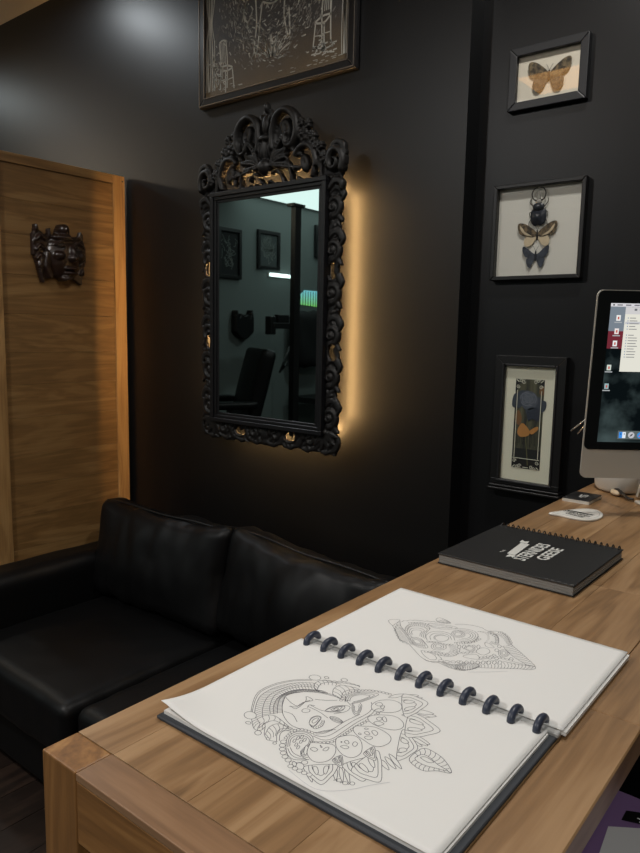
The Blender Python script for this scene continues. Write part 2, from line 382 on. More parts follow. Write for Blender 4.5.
# ------------------------------------------------------------------ carved mirror
def mirror():
    cx, z0 = -1.577, 1.060
    t = thing('wall_mirror', 'tall dark mirror in a black carved wood frame with scrolled crest, glowing from behind', 'mirror', (cx, 1.690, z0))
    t.scale = (.985, 1, .985)
    gx0, gx1, gz0, gz1 = -.207, .228, .093, .810    # glass opening, local
    sl = MB()
    def rect_frame(mb, x0, x1, za, zb, wd, y0, y1):
        mb.bbox(x0, x1, y0, y1, za, za+wd, .0015, 1); mb.bbox(x0, x1, y0, y1, zb-wd, zb, .0015, 1)
        mb.bbox(x0, x0+wd, y0, y1, za+wd, zb-wd, .0015, 1); mb.bbox(x1-wd, x1, y0, y1, za+wd, zb-wd, .0015, 1)
    rect_frame(sl, gx0-.040, gx1+.030, gz0-.030, gz1+.036, .014, -.030, -.0)
    rect_frame(sl, gx0-.027, gx1+.017, gz0-.017, gz1+.023, .012, -.024, -.0)
    rect_frame(sl, gx0-.016, gx1+.006, gz0-.006, gz1+.012, .010, -.019, -.0)
    sl.build('inner_frame', M['slip'], t)
    MB().box(gx0-.01, gx1+.0, gz0*0-.017, -.013, gz0-.002, gz1+.004).build('mirror_glass', M['mirror'], t)
    MB().box(-.256, .256, -.002, .006, .062, .842).build('backing_board', M['blk'], t)
    # carved surround
    R = Relief(-.335, .335, -.01, 1.12, .0026); R.ks = .62; R.kx = .965; R.kr = .92
    X, Z = R.X, R.Z
    wob = .004*np.abs(np.sin(Z*46))+.003*np.sin(Z*83+1)
    wobx = .006*np.abs(np.sin(X*46))+.004*np.sin(X*71)
    side = (np.abs(X) < .298+wob) & (Z > .008-wobx) & (Z < .85)
    inner = (X > gx0-.038) & (X < gx1+.028) & (Z > gz0-.028) & (Z < gz1+.034)
    R.H[side] = .008+.003*np.sin(Z[side]*150+4*np.sin(X[side]*60))*np.sin(X[side]*170+3*np.sin(Z[side]*90))
    # side ornaments: stacked acanthus curls and C scrolls
    for z in np.arange(.12, .82, .128):
        d = .004
        R.stroke(spiral(.283, z, .031, .006, -PI/2, 1.25), [.012, .011, .009, .006], .017, d, mirror=True)
        R.stroke([(.262, z+.03), (.285, z+.052), (.307, z+.047), (.314, z+.03)], [.006, .012, .010, .005], .015, d, .4, mirror=True)
        R.stroke([(.262, z-.045), (.275, z-.028), (.300, z-.03), (.318, z-.045)], [.005, .012, .011, .005], .014, d, .4, mirror=True)
        R.stroke([(.258, z+.01), (.262, z+.04), (.278, z+.07), (.300, z+.085)], [.004, .009, .010, .004], .013, d, .3, mirror=True)
        R.stroke([(.31, z+.01), (.322, z+.03), (.312, z+.055)], [.006, .009, .005], .012, d, mirror=True)
        R.blob(.283, z, .009, .011, .017, .006, mirror=True); R.blob(.29, z+.068, .012, .008, .014, .004, ang=.6, mirror=True)
    # bottom rail: scrolls running out from the centre
    for xx in np.arange(.05, .30, .076):
        R.stroke(spiral(xx, .044, .027, .006, PI, -1.2), [.011, .010, .008, .005], .015, .004, mirror=True)
        R.stroke([(xx+.012, .012), (xx+.03, .02), (xx+.042, .042), (xx+.038, .062)], [.004, .011, .010, .005], .013, .004, .4, mirror=True)
        R.stroke([(xx-.03, .010), (xx-.01, .006), (xx+.01, .012)], [.005, .010, .005], .012, .004, .3, mirror=True)
    R.blob(0, .040, .022, .030, .02, .004, ribs=9); R.blob(0, .012, .03, .012, .014, .003)
    for sg in (0, 1):       # corner leaf fans
        for a in (200, 232, 262, 292, 322, 350):
            ca, sa = math.cos(math.radians(a)), math.sin(math.radians(a))
            R.stroke([(.262, .072), (.262+.028*ca, .072+.028*sa), (.262+.055*ca, .072+.055*sa)], [.006, .012, .004], .016, .005, .5, mirror=True)
    R.blob(.262, .072, .014, .014, .022, .006, mirror=True)
    # bead row next to the slip
    for z in np.arange(.075, .83, .0115): R.blob(.2545, z, .0042, .0042, .004, .008, mirror=True)
    # crest: filled silhouette, pierced above the top rail
    R.crest = True; R.ks = .8
    sil = np.interp(np.abs(X), [0, .02, .035, .05, .09, .135, .155, .19, .205, .24, .262, .285, .32, .335], [1.10, 1.085, 1.05, 1.045, 1.06, 1.035, 1.0, 1.0, .985, .955, .945, .92, .905, .88])
    sil = .843+(sil-.895)*1.254-.012+.008*np.abs(np.sin(X*60))
    cr = (Z > .843) & (Z < sil) & (np.abs(X) < .302+wob)
    low = cr & (Z < .945) & (np.abs(X) < .225)
    full = cr & ~low
    R.H[full] = np.maximum(R.H[full], .005)
    R.stroke([(-.27, .896), (.27, .896)], .011, .006, .004, smooth=False)
    S_ = lambda *a, **k: R.stroke(*a, mirror=True, **k)
    # large upper C scrolls
    S_([(.035, .985), (.03, 1.02), (.045, 1.058), (.085, 1.072), (.125, 1.052), (.135, 1.015), (.115, .985), (.09, .99), (.085, 1.01)], [.009, .011, .013, .015, .015, .013, .011, .009, .007], .030, .006)
    R.blob(.088, 1.028, .022, .030, .022, .006, ang=.4, mirror=True, hollow=.012)
    S_([(.06, .96), (.085, .975), (.10, 1.00)], [.006, .012, .005], .024, .006, .5)
    S_([(.135, .955), (.115, .975), (.13, 1.0), (.15, 1.015)], [.006, .011, .010, .004], .022, .006, .4)
    # finial
    R.blob(0, 1.045, .016, .030, .026, .006); R.blob(0, 1.088, .009, .016, .02, .006); R.blob(.018, 1.062, .009, .016, .018, .006, ang=-.5, mirror=True)
    # central mask and leaves
    R.blob(0, .985, .034, .036, .036, .008, ribs=5); R.blob(0, .942, .026, .024, .040, .010); R.blob(0, 1.012, .028, .012, .030, .01)
    for dx, dz, L in ((.05, .02, 1), (.075, .01, 1), (.10, -.01, 1), (.06, .045, .9)):
        S_([(.022, .945), (.022+dx*.55, .95+dz*.9), (.022+dx*1.2, .945+dz*1.6)], [.006, .013, .005], .028, .006, .5)
    # inner arches with holes between
    S_([(.205, .905), (.215, .94), (.19, .975), (.15, .975), (.125, .95), (.13, .925)], [.010, .012, .013, .012, .010, .006], .026, .006)
    R.blob(.168, .938, .020, .026, .020, .006, ang=.3, mirror=True, hollow=.008)
    S_([(.115, .90), (.112, .925), (.095, .945), (.07, .94)], [.007, .009, .010, .006], .022, .006)
    S_([(.08, .90), (.07, .918), (.052, .93), (.03, .925)], [.007, .009, .009, .006], .020, .006)
    S_([(.045, .90), (.03, .912), (.015, .905)], [.006, .010, .006], .018, .006)
    S_([(.15, .90), (.14, .915), (.15, .93)], [.006, .008, .006], .018, .006)
    S_([(.235, .90), (.232, .93), (.245, .955)], [.008, .012, .008], .02, .006, .4)
    S_([(.0, .93), (.04, .955), (.10, .962), (.15, .96)], [.012, .014, .013, .010], .018, .006)
    # flower clusters and beads along the shoulders
    for x_, z_, r_ in ((.160, 1.005, .021), (.195, .995, .018), (.178, 1.028, .013), (.215, .968, .018), (.240, .945, .016), (.232, .972, .011), (.262, .930, .015), (.150, 1.035, .012)):
        for k in range(6):
            a = k*PI/3+.3; R.blob(x_+r_*.62*math.cos(a), z_+r_*.62*math.sin(a), r_*.48, r_*.48, .014, .010, mirror=True)
        R.blob(x_, z_, r_*.4, r_*.4, .024, .008, mirror=True)
    # shoulder scrolls
    S_(spiral(.288, .93, .034, .006, -.6, 1.3), [.014, .013, .010, .006], .026, .006)
    S_([(.262, .95), (.29, .972), (.318, .965), (.326, .935)], [.006, .011, .011, .005], .02, .006, .4)
    S_([(.268, .868), (.29, .885), (.315, .880), (.318, .866)], [.008, .013, .012, .006], .02, .006, .4)
    # openings
    R.crest = False; R.kx = 1
    R.cut |= inner
    for hx, hz in ((-.278, .595), (-.272, .345), (.272, .568), (.278, .323)):
        d = np.hypot((X-hx)/.013, (Z-hz)/.022); e_ = np.hypot((X-hx-.011)/.010, (Z-hz-.004)/.016)
        R.blob(hx, hz, .024, .034, .010, .006); k_ = np.hypot((X-hx-.004)/.019, (Z-hz)/.025) < 1; R.H[k_] = .003; R.cut |= (d < 1) & (e_ > 1)
    for hx, hz in ((-.117, .040), (.112, .042)):
        d = np.hypot((X-hx)/.021, (Z-hz)/.0125); e_ = np.hypot((X-hx-.002)/.012, (Z-hz-.009)/.010)
        R.blob(hx, hz, .032, .024, .010, .006); k_ = np.hypot((X-hx)/.026, (Z-hz)/.017) < 1; R.H[k_] = .003; R.cut |= (d < 1) & (e_ > 1)
    for hx, hz, a, b_ in ((.113, .952, .015, .016), (.150, .912, .018, .007), (.188, .946, .006, .016), (.078, .922, .009, .008), (-.113, .950, .012, .014), (-.085, .915, .012, .009), (-.150, .908, .010, .010), (-.188, .93, .008, .010), (-.035, .910, .010, .005), (.03, .911, .010, .005), (-.055,.93,.007,.008), (.055,.905,.006,.007), (-.12,.915,.006,.008), (.215,.915,.006,.008)):
        hz = .843+(hz-.895)*1.254; b_ *= 1.5; a *= 1.2
        R.cut |= np.hypot((X-hx)/a+.3*np.sin((Z-hz)*180), (Z-hz)/b_+.3*np.sin((X-hx)*150)) < 1
    R.build('carved_surround', M['carved'], t, Matrix.Identity(4))
    # back rim so that the frame has depth
    rim = MB()
    rim.box(-.292, .292, .0, .005, .012, .020); rim.box(-.292, -.285, .0, .0085, .020, .85); rim.box(.285, .292, .0, .005, .020, .85)
    o = rim.build('back_rim', M['carved'], t)
    # LED tape on the back
    for (xa, xb, za, zb), k_ in (((-.250, -.243, .10, .82), 2.3), ((.243, .250, .10, .82), 1.0), ((-.215, .205, .058, .065), 2.2), ((-.21, .19, .842, .850), 2.0)):
        MB().box(xa, xb, .0125, .016, za, zb).build('led_tape', emit('warm LED tape', (255,202,132), LED*k_), t)
    sb = MB(); sb.box(-.25, .25, .006, .0123, .055, .079); sb.box(-.254, -.238, .006, .0123, .079, .853); sb.box(.238, .254, .006, .0123, .079, .853); sb.box(-.238, .238, .006, .0123, .825, .853)
    sb.build('tape_batten', M['white'], t)
    for xx in (-.12, .12): MB().box(xx-.012, xx+.012, .006, .0795, .76, .80).build('wall_bracket', M['blk'], t)
mirror()

# ------------------------------------------------------------------ pictures and box frames
def frame_parts(t, x0, x1, z0, z1, wd, depth, m, bevel=.002, lip=None, lipm=None):
    """mitred frame; local y = 0 at the wall side, front at -depth"""
    for nm, P in (('frame_rail', [(x0, z0), (x1, z0), (x1-wd, z0+wd), (x0+wd, z0+wd)]), ('frame_rail', [(x0, z1), (x0+wd, z1-wd), (x1-wd, z1-wd), (x1, z1)]),
                  ('frame_stile', [(x0, z0), (x0+wd, z0+wd), (x0+wd, z1-wd), (x0, z1)]), ('frame_stile', [(x1, z0), (x1, z1), (x1-wd, z1-wd), (x1-wd, z0+wd)])):
        b = MB().prism(P, -depth, 0, 1); o = b.build(nm, m, t)
        mod = o.modifiers.new('bevel', 'BEVEL'); mod.width = bevel; mod.segments = 2
def flat(poly, y, th, mb=None):
    mb = mb or MB(); mb.prism(poly, y-th, y, 1); return mb

def big_picture():
    x0, x1, z0, z1 = -1.975, -1.292, 2.210, 2.72
    t = thing('framed_picture', 'large dark framed chalk drawing of chairs and foliage hanging above the mirror', 'picture', (x0, W, z0))
    w_, h_ = x1-x0, z1-z0
    frame_parts(t, 0, w_, 0, h_, .030, .020, M['frame_br'], .003)
    ln = MB()
    for a in (.029, .006):
        for P in (((a, a), (w_-a, a)), ((a, h_-a), (w_-a, h_-a))): ln.box(P[0][0], P[1][0], -.0215, -.0185, P[0][1]-.0016, P[0][1]+.0016)
        for xx in (a, w_-a): ln.box(xx-.0016, xx+.0016, -.0215, -.0185, a, h_-a)
    ln.build('silver_line', M['silver'], t)
    bg = mat('brown grey picture ground', (90,84,78), .6); b = bg.node_tree.nodes['Principled BSDF']
    tc = nd(bg, 'ShaderNodeTexCoord'); sep = nd(bg, 'ShaderNodeSeparateXYZ'); lk(bg, tc.outputs['Object'], sep.inputs[0])
    nt = nd(bg, 'ShaderNodeTexNoise'); nt.inputs['Scale'].default_value = 9; nt.inputs['Detail'].default_value = 6
    lk(bg, tc.outputs['Object'], nt.inputs[0])
    ad = nd(bg, 'ShaderNodeMath', operation='MULTIPLY_ADD'); ad.inputs[1].default_value = .10; lk(bg, nt.outputs[0], ad.inputs[0]); lk(bg, sep.outputs['Z'], ad.inputs[2])
    cr = nd(bg, 'ShaderNodeValToRGB'); e = cr.color_ramp.elements; e[0].position = .07; e[0].color = (*lin((128,108,80)), 1); e[1].position = .24; e[1].color = (*lin((82,80,80)), 1)
    lk(bg, ad.outputs[0], cr.inputs[0]); lk(bg, cr.outputs[0], b.inputs['Base Color'])
    MB().box(.028, w_-.028, -.012, -.002, .028, h_-.028).build('print', bg, t)
    ch = mat('chalk strokes', (228,226,216), .9); c2 = mat('soft chalk', (156,152,146), .9)
    k = MB(); k2 = MB(); fn = lambda x, z: (x, -.0126, z); fn2 = lambda x, z: (x, -.0123, z)
    rnd = random.Random(3)
    def line(P, wd=.003, n=5): k.ribbon(sp(P, n), wd, fn)
    # chair left
    def chair(ox, oz, s, fl=1):
        kk = MB(); line = lambda P, wd=.003, n=5: kk.ribbon(sp(P, n), wd, fn)
        q = lambda x, z: (ox+fl*x*s, oz+z*s)
        for xx in (0, .09): line([q(xx, -.20), q(xx+.005, .02), q(xx-.015, .22)], .005)
        line([q(-.015, .22), q(.03, .235), q(.08, .22)], .006)
        for xx in (.015, .033, .051, .069): line([q(xx, .03), q(xx-.013, .22)], .003)
        line([q(0, 0), q(.09, 0), q(.16, -.03), q(.07, -.045), q(0, 0)], .006); line([q(.16, -.03), q(.185, -.22)], .005); line([q(.07, -.045), q(.07, -.25)], .005)
        line([q(.0, -.12), q(.09, -.12)], .003); line([q(.075, -.13), q(.17, -.12)], .003)
        kk.build('chalk_chair', ch, t, fix=False)
    chair(.105, .120, .36); chair(.585, .175, .42, -.9)
    # curtains
    for c0 in (.055, .645):
        cu_ = MB()
        for j in range(7):
            xx = c0+(j-3)*.007; pts = [(xx+rnd.uniform(-.004, .004), zz) for zz in (.05, .12, .20, .27, .34, .46)]
            pts[3] = (c0+(j-3)*.003, .27); cu_.ribbon(sp(pts, 5), rnd.uniform(.002, .005), fn)
        cu_.build('chalk_curtain', ch, t, fix=False)
    # plant bed bottom left
    for j in range(60):
        xx, zz = rnd.gauss(.095, .018), abs(rnd.gauss(.07, .04)); a = rnd.uniform(0, PI); k.ribbon([(xx, zz+.03), (xx+.009*math.cos(a), zz+.03+.012*math.sin(a))], .003, fn)
    # foliage / smoke strokes around the middle
    for j in range(1500):
        a = rnd.uniform(0, 2*PI); rr = rnd.gauss(.16, .045); xx = .34+rr*math.cos(a)*1.0; zz = .30+rr*math.sin(a)*1.0
        if not (.07 < xx < w_-.05 and .075 < zz < h_-.04): continue
        b_ = a+PI/2+rnd.uniform(-.7, .7); L = rnd.uniform(.006, .018)
        (k if rnd.random() < .28 else k2).ribbon([(xx, zz), (xx+L*math.cos(b_), zz+L*math.sin(b_))], rnd.uniform(.0015, .004), fn if rnd.random() < .28 else fn2)
    for j in range(34):
        a = rnd.uniform(-.9, .9); L = rnd.uniform(.02, .07); line([(.345+.03*a, .105), (.345+.05*a, .105+L*.5), (.345+.085*a, .105+L)], .0025, 3)
    # four legged beast outline
    for P in ([(.23, .30), (.27, .34), (.33, .35), (.40, .345), (.45, .33), (.47, .29), (.455, .24)], [(.23, .30), (.215, .26), (.235, .235), (.255, .26)], [(.27, .30), (.275, .22), (.265, .14), (.28, .14), (.29, .22), (.30, .28)], [(.40, .29), (.395, .22), (.41, .16), (.42, .16), (.415, .24)], [(.30, .28), (.35, .265), (.40, .29)], [(.22, .30), (.20, .33), (.215, .335)]):
        line(P, .006)
        for j in range(14):
            p = rnd.choice(sp(P, 4)); k.ribbon([(p[0], p[1]), (p[0]+rnd.uniform(-.012, .012), p[1]+rnd.uniform(-.02, .0))], .003, fn)
    for j in range(40):
        xx = rnd.gauss(.56, .03); zz = rnd.gauss(.085, .012); k.ribbon([(xx, zz), (xx+rnd.uniform(.004, .02), zz+rnd.uniform(-.003, .004))], .004, fn)
    for j in range(26):
        xx = rnd.uniform(.05, .62); zz = .040+rnd.uniform(0, .018); k.ribbon([(xx, zz), (xx+rnd.uniform(.004, .02), zz)], .0018, fn)
    k.build('chalk_drawing', ch, t, fix=False); k2.build('chalk_shading', c2, t, fix=False)
    MB().box(.026, w_-.026, -.0165, -.0150, .026, h_-.026).build('glass', M['pane'], t)
big_picture()

def box_frame(label, x0, x1, z0, z1, wd, depth, fm, mm):
    t = thing('box_frame', label, 'box frame', (x0, WF, z0))
    w_, h_ = x1-x0, z1-z0
    frame_parts(t, 0, w_, 0, h_, wd, depth, fm)
    MB().box(wd*.6, w_-wd*.6, -.006, -.001, wd*.6, h_-wd*.6).build('mount_board', mm, t)
    MB().box(wd*.7, w_-wd*.7, -depth+.003, -depth+.0048, wd*.7, h_-wd*.7).build('glass', M['pane'], t)
    return t
box_frame('small black box frame at the top right holding one brown butterfly', -.841, -.635, 2.024, 2.180, .021, .020, M['frame_grey'], M['mount'])
box_frame('square black box frame holding a beetle above two butterflies', -.865, -.618, 1.587, 1.838, .011, .024, M['frame'], M['mount_w'])

def veined(name, c1, c2, sc):
    m = mat(name, c1, .7); vary(m, c1, c2, sc, 5, .4, .6, (1, 1, 1)); return m
def insect_wing(P, y, m, name, t, lift=.004, th=.0005):
    """wing outline, thin, rising away from the body"""
    Q = sp(P, 5, True)[:-1]; n = len(Q); c = P[0]
    L = max(math.hypot(q[0]-c[0], q[1]-c[1]) for q in Q)
    f = lambda q: y-lift*math.hypot(q[0]-c[0], q[1]-c[1])/L
    cm = (sum(q[0] for q in Q)/n, sum(q[1] for q in Q)/n)
    V = [(q[0], f(q), q[1]) for q in Q]+[(q[0], f(q)+th, q[1]) for q in Q]+[(cm[0], f(cm)-.0006, cm[1]), (cm[0], f(cm)+th, cm[1])]
    F = [(i, (i+1) % n, 2*n) for i in range(n)]+[(n+(i+1) % n, n+i, 2*n+1) for i in range(n)]+[(i, n+i, n+(i+1) % n, (i+1) % n) for i in range(n)]
    b = MB(); b.add(V, F); return b.build(name, m, t)
def butterfly(label, cx, cz, fore, hind, mf, mh, mb, s=1, blen=.02, tilt=0, edge=None, spots=None, y=-.009, group=None):
    t = thing('butterfly', label, 'butterfly', (cx, WF, cz), (0, tilt, 0), group)
    for sg in (1, -1):
        insect_wing([(p[0]*sg*s, p[1]*s) for p in hind], y+.0008, mh, 'hind_wing', t)
        wg = insect_wing([(p[0]*sg*s, p[1]*s) for p in fore], y, mf, 'fore_wing', t)
        if edge:
            insect_wing([(.0+p[0]*sg*s, p[1]*s) for p in edge[0]], y-.0032, edge[1], 'wing_patch', wg, .0015, .0003)
    b = MB().ball((0, y-.001, 0), 1, 8, (.0022*s*1.2, .002, blen/2*s)); b.ball((0, y-.0015, blen*.42*s), .0022*s, 6)
    b.build('body', mb, t)
    for sg in (1, -1): MB().tube([(0, y-.001, blen*.5*s), (.004*sg*s, y-.002, blen*.8*s), (.008*sg*s, y-.002, blen*1.05*s)], .0004, 5).build('antenna', mb, t)
    MB().tube([(0, y-.006, 0), (0, -.006, 0)], .0004, 6).build('pin', M['chrome'], t)
    return t
g1 = veined('grey brown wing', (58,52,44), (128,112,84), 90); g2 = veined('smoky wing', (52,50,46), (96,90,78), 120); bdk = mat('dark insect body', (38,34,30), .6)
FORE = [(0, .004), (.012, .018), (.032, .032), (.047, .034), (.050, .022), (.042, .004), (.022, -.004), (.006, -.004)]
HIND = [(0, 0), (.018, -.002), (.034, -.006), (.036, -.020), (.028, -.032), (.014, -.030), (.005, -.014)]
butterfly('grey-brown butterfly pinned in the small top frame', -.736, 2.098, FORE, HIND, g1, g2, bdk, 1.12, .024, math.radians(3))
g3 = veined('brown patterned wing', (50,44,36), (122,104,78), 150); cream = mat('cream wing patch', (204,188,158), .8)
HIND2 = [(0, 0), (.016, 0), (.030, -.004), (.034, -.018), (.026, -.028), (.014, -.024), (.005, -.012)]
butterfly('brown and cream butterfly pinned below the beetle', -.742, 1.702, [(p[0]*1.05, p[1]*.95) for p in FORE], HIND2, g3, cream, bdk, 1.02, .026, 0, edge=([(.012, -.002), (.030, .002), (.043, .014), (.046, .026), (.038, .018), (.026, .002)], cream))
g4 = veined('slate blue wing', (44,48,58), (66,72,84), 80)
butterfly('small slate-blue butterfly pinned at the bottom of the square frame', -.743, 1.648, [(0, .003), (.010, .010), (.024, .022), (.034, .026), (.036, .016), (.028, .0), (.012, -.004)], [(0, 0), (.014, -.002), (.024, -.006), (.023, -.020), (.014, -.030), (.006, -.016)], g4, g4, mat('slate insect body', (40,42,50), .6), 1.0, .026, 0)
def beetle():
    t = thing('beetle', 'large dark horned beetle pinned at the top of the square frame', 'beetle', (-.741, WF, 1.756)); t.scale = (1.15, .8, 1.15)
    dk = mat('blue black shell', (40,44,52), .3); wh = mat('pale horn markings', (150,146,138), .5)
    y = -.014
    for sg in (1, -1):
        P = sp([(0, -.024), (.008*sg, -.026), (.016*sg, -.018), (.0185*sg, -.004), (.016*sg, .010), (.0, .012)], 5)
        b = MB(); n = len(P)
        rows = 6; V = []; F = []
        for r_ in range(rows+1):
            k = r_/rows
            for p in P: V.append((p[0]*(1-k)+.003*sg*k*0, y-.010*math.sin(k*PI/2), p[1]*(1-k)-.006*k))
        for r_ in range(rows):
            for i in range(n-1): F.append((r_*n+i, r_*n+i+1, (r_+1)*n+i+1, (r_+1)*n+i))
        b.add(V, F, True); b.build('wing_case', dk, t)
    MB().ball((0, y-.003, .016), 1, 10, (.014, .007, .009)).build('thorax', dk, t)
    MB().ball((0, y-.003, .027), 1, 8, (.008, .005, .006)).build('head', wh, t)
    for sg in (1, -1):
        MB().tube(sp([(.005*sg, y-.004, .029), (.013*sg, y-.005, .034), (.016*sg, y-.006, .046), (.010*sg, y-.006, .056), (.003*sg, y-.006, .058)], 5), [.0022, .0024, .002, .0016]+[.0014]*17, 6).build('horn', bdk, t)
        MB().tube(sp([(.003*sg, y-.004, .030), (.004*sg, y-.006, .040), (.001*sg, y-.006, .050)], 4), .0013, 6).build('jaw', wh, t)
        for za, zb, zc in ((.016, .026, .034), (.004, .004, -.006), (-.006, -.018, -.034)):
            MB().tube(sp([(.012*sg, y+.002, za), (.021*sg, y-.001, zb), (.020*sg, y+.003, zc)], 4), .001, 5).build('leg', bdk, t)
    MB().tube([(.004, y-.014, 0), (.004, -.006, 0)], .0004, 6).build('pin', M['chrome'], t)
beetle()

def rose_frame():
    x0, x1, z0, z1 = -.832, -.636, 1.012, 1.385
    t = thing('framed_print', 'narrow black framed print of a dark rose with a scrolled border', 'picture', (x0, WF, z0))
    w_, h_ = x1-x0, z1-z0
    for nm, P in (('frame_rail', [(0, h_), (.028, h_-.028), (w_-.028, h_-.028), (w_, h_)]), ('frame_stile', [(0, .03), (.028, .03), (.028, h_-.028), (0, h_)]), ('frame_stile', [(w_, .03), (w_, h_), (w_-.028, h_-.028), (w_-.028, .03)]), ('frame_rail', [(0, .016), (w_, .016), (w_, .031), (0, .031)])):
        o = MB().prism(P, -.026, 0, 1).build(nm, M['frame'], t); mo = o.modifiers.new('b', 'BEVEL'); mo.width = .0012; mo.segments = 2
    b = MB()
    b.bbox(.020, w_-.020, -.030, -.020, .024, .030, .0015); b.bbox(.021, .026, -.030, -.020, .030, h_-.022, .0015); b.bbox(w_-.026, w_-.021, -.030, -.020, .030, h_-.022, .0015); b.bbox(.030, w_-.030, -.030, -.020, h_-.028, h_-.022, .0015)
    b.build('frame_bead', M['frame_grey'], t)
    MB().bbox(-.001, w_+.003, -.031, 0, .008, .015, .002).bbox(-.004, w_+.006, -.035, 0, -.001, .007, .002).build('frame_ledge', M['frame'], t)
    pr = MB().box(.026, w_-.026, -.016, -.004, .029, h_-.026).build('print', M['mount_g'], t)
    # artwork, flat: u,v in the print
    ax0, ax1, az0, az1 = .058, w_-.058, .066, h_-.062
    Y = -.0162
    def fl_(P, m, nm, dy=0, n=5, close=True):
        Q = sp(P, n, True)[:-1] if close else P
        return MB().prism(Q, Y-dy-.0002, Y-dy, 1).build(nm, m, pr)
    olive = mat('olive print ground', (76,78,62), .8); vary(olive, (42,44,38), (104,104,78), 60, 5, .35, .65, (1, 1, .12))
    fl_([(ax0, az0+.02), (ax1, az0+.02), (ax1, az1), (ax0, az1)], olive, 'ground', 0, close=False)
    blk = mat('print black', (26,28,26), .8); ora = mat('orange leaf print', (188,134,70), .8); rus = mat('rust leaf print', (128,92,56), .8); blu = mat('dark slate rose', (60,68,80), .8); bl2 = mat('pale slate petal line', (140,146,158), .8); gr = mat('stem green print', (92,92,60), .8); wl = mat('ivory ornament', (236,236,214), .8)
    fl_([(ax0, az0+.0), (ax1, az0+.0), (ax1, az0+.055), (ax0, az0+.055)], blk, 'ground', .0003, close=False)
    g = MB(); rnd = random.Random(5)
    for i in range(40):
        xx = rnd.uniform(ax0+.003, ax1-.003); zz = az0+rnd.uniform(.03, .07); g.ribbon([(xx, zz), (xx+rnd.uniform(-.002, .002), zz+rnd.uniform(.03, .06))], .0009, lambda x, z: (x, Y-.0008, z))
    g.build('grass', blk, pr, fix=False)
    fl_([(ax0+.002, az1-.10), (ax0+.012, az1-.085), (ax0+.022, az1-.105), (ax0+.018, az1-.125), (ax0+.006, az1-.12)], rus, 'leaf', .0010)
    fl_([(ax1-.010, az1-.02), (ax1-.002, az1-.018), (ax1-.001, az1-.04), (ax1-.012, az1-.036)], rus, 'leaf', .0010)
    cx = (ax0+ax1)/2
    fl_([(cx-.030, az1-.035), (cx-.040, az1-.062), (cx-.030, az1-.074), (cx-.012, az1-.075), (cx-.006, az1-.092), (cx+.006, az1-.102), (cx+.030, az1-.100), (cx+.032, az1-.085), (cx+.040, az1-.075), (cx+.036, az1-.050), (cx+.020, az1-.045), (cx+.006, az1-.034), (cx-.010, az1-.030)], blu, 'rose', .0014)
    def sc_(P, k): return [(cx-.002+(x-cx+.002)*k, az1-.060+(z-az1+.060)*k) for x, z in P]
    for P, m_, nm in (([(cx-.044, az1-.045), (cx-.030, az1-.040), (cx-.018, az1-.060), (cx-.024, az1-.078), (cx-.046, az1-.076)], blu, 'petal'), ([(cx+.014, az1-.060), (cx+.046, az1-.056), (cx+.044, az1-.082), (cx+.022, az1-.088)], blu, 'petal'),
                      ([(cx-.002, az1-.080), (cx+.030, az1-.078), (cx+.030, az1-.110), (cx+.012, az1-.106), (cx+.0, az1-.112)], mat('deep slate petal', (44,52,66), .8), 'petal'),
                      ([(cx-.026, az1-.048), (cx-.010, az1-.032), (cx+.014, az1-.036), (cx+.026, az1-.056), (cx+.014, az1-.078), (cx-.012, az1-.080)], mat('mid slate petal', (80,88,100), .8), 'petal'),
                      ([(cx-.016, az1-.050), (cx-.004, az1-.040), (cx+.010, az1-.046), (cx+.014, az1-.060), (cx+.002, az1-.070), (cx-.014, az1-.064)], blu, 'petal')):
        fl_(P, m_, nm, .0016 if m_ is blu else .0018)
    r_ = MB(); rc = (cx-.002, az1-.053)
    for k, rr in enumerate((.004, .008, .012, .017, .022)):
        for s_ in range(3):
            a0 = k*.9+s_*2.1; r_.ribbon([(rc[0]+rr*math.cos(a0+q*.18)*(1+.08*math.sin(3*q)), rc[1]+rr*.85*math.sin(a0+q*.18)) for q in range(10)], .0013, lambda x, z: (x, Y-.0024, z))
    r_.build('petal_lines', bl2, pr, fix=False)
    s_ = MB(); s_.ribbon(sp([(cx+.0, az1-.10), (cx-.004, az1-.15), (cx+.002, az1-.20), (cx+.006, az0+.01)], 6), .003, lambda x, z: (x, Y-.0015, z)); s_.build('stem', gr, pr, fix=False)
    fl_([(cx-.026, az1-.135), (cx-.014, az1-.120), (cx+.006, az1-.138), (cx+.004, az1-.152), (cx-.016, az1-.158), (cx-.027, az1-.150)], ora, 'leaf', .0018)
    fl_([(cx+.006, az1-.140), (cx+.026, az1-.126), (cx+.030, az1-.133), (cx+.014, az1-.148)], ora, 'leaf', .0018)
    o_ = MB(); ln = lambda P, wd=.0016: o_.ribbon(P, wd, lambda x, z: (x, Y-.0022, z))
    bk_ = MB()
    for sx in (1, -1):
        for top in (1, -1):
            zc = az1 if top == 1 else az0
            q = lambda x, z: (cx+sx*(x), zc-top*z)
            bk_.prism([q(.040, .0)[:2], q(.012, .0), q(.012, .010), q(.030, .012), q(.034, .034), q(.040, .034)], Y-.0009, Y-.0007, 1)
            for c_ in ((.017, .007), (.032, .020), (.024, .0035)):
                P = spiral(*q(*c_), .0055, .0015, 0, 1.3*sx*top, 14); ln(P, .0014)
            ln([q(.030, .008), q(.038, .001)], .002); ln([q(.012, .002), q(.030, .001)], .001)
        for xx in (.0335,): ln([(cx+sx*xx, az0+.030), (cx+sx*xx, az1-.03)], .0016)
        bk_.ribbon([(cx+sx*.0365, az0+.03), (cx+sx*.0365, az1-.03)], .001, lambda x, z: (x, Y-.0022, z))
    ln([(cx-.038, az0+.028), (cx+.038, az0+.028)], .0016); ln([(cx-.008, az0+.004), (cx+.008, az0+.004)], .0016)
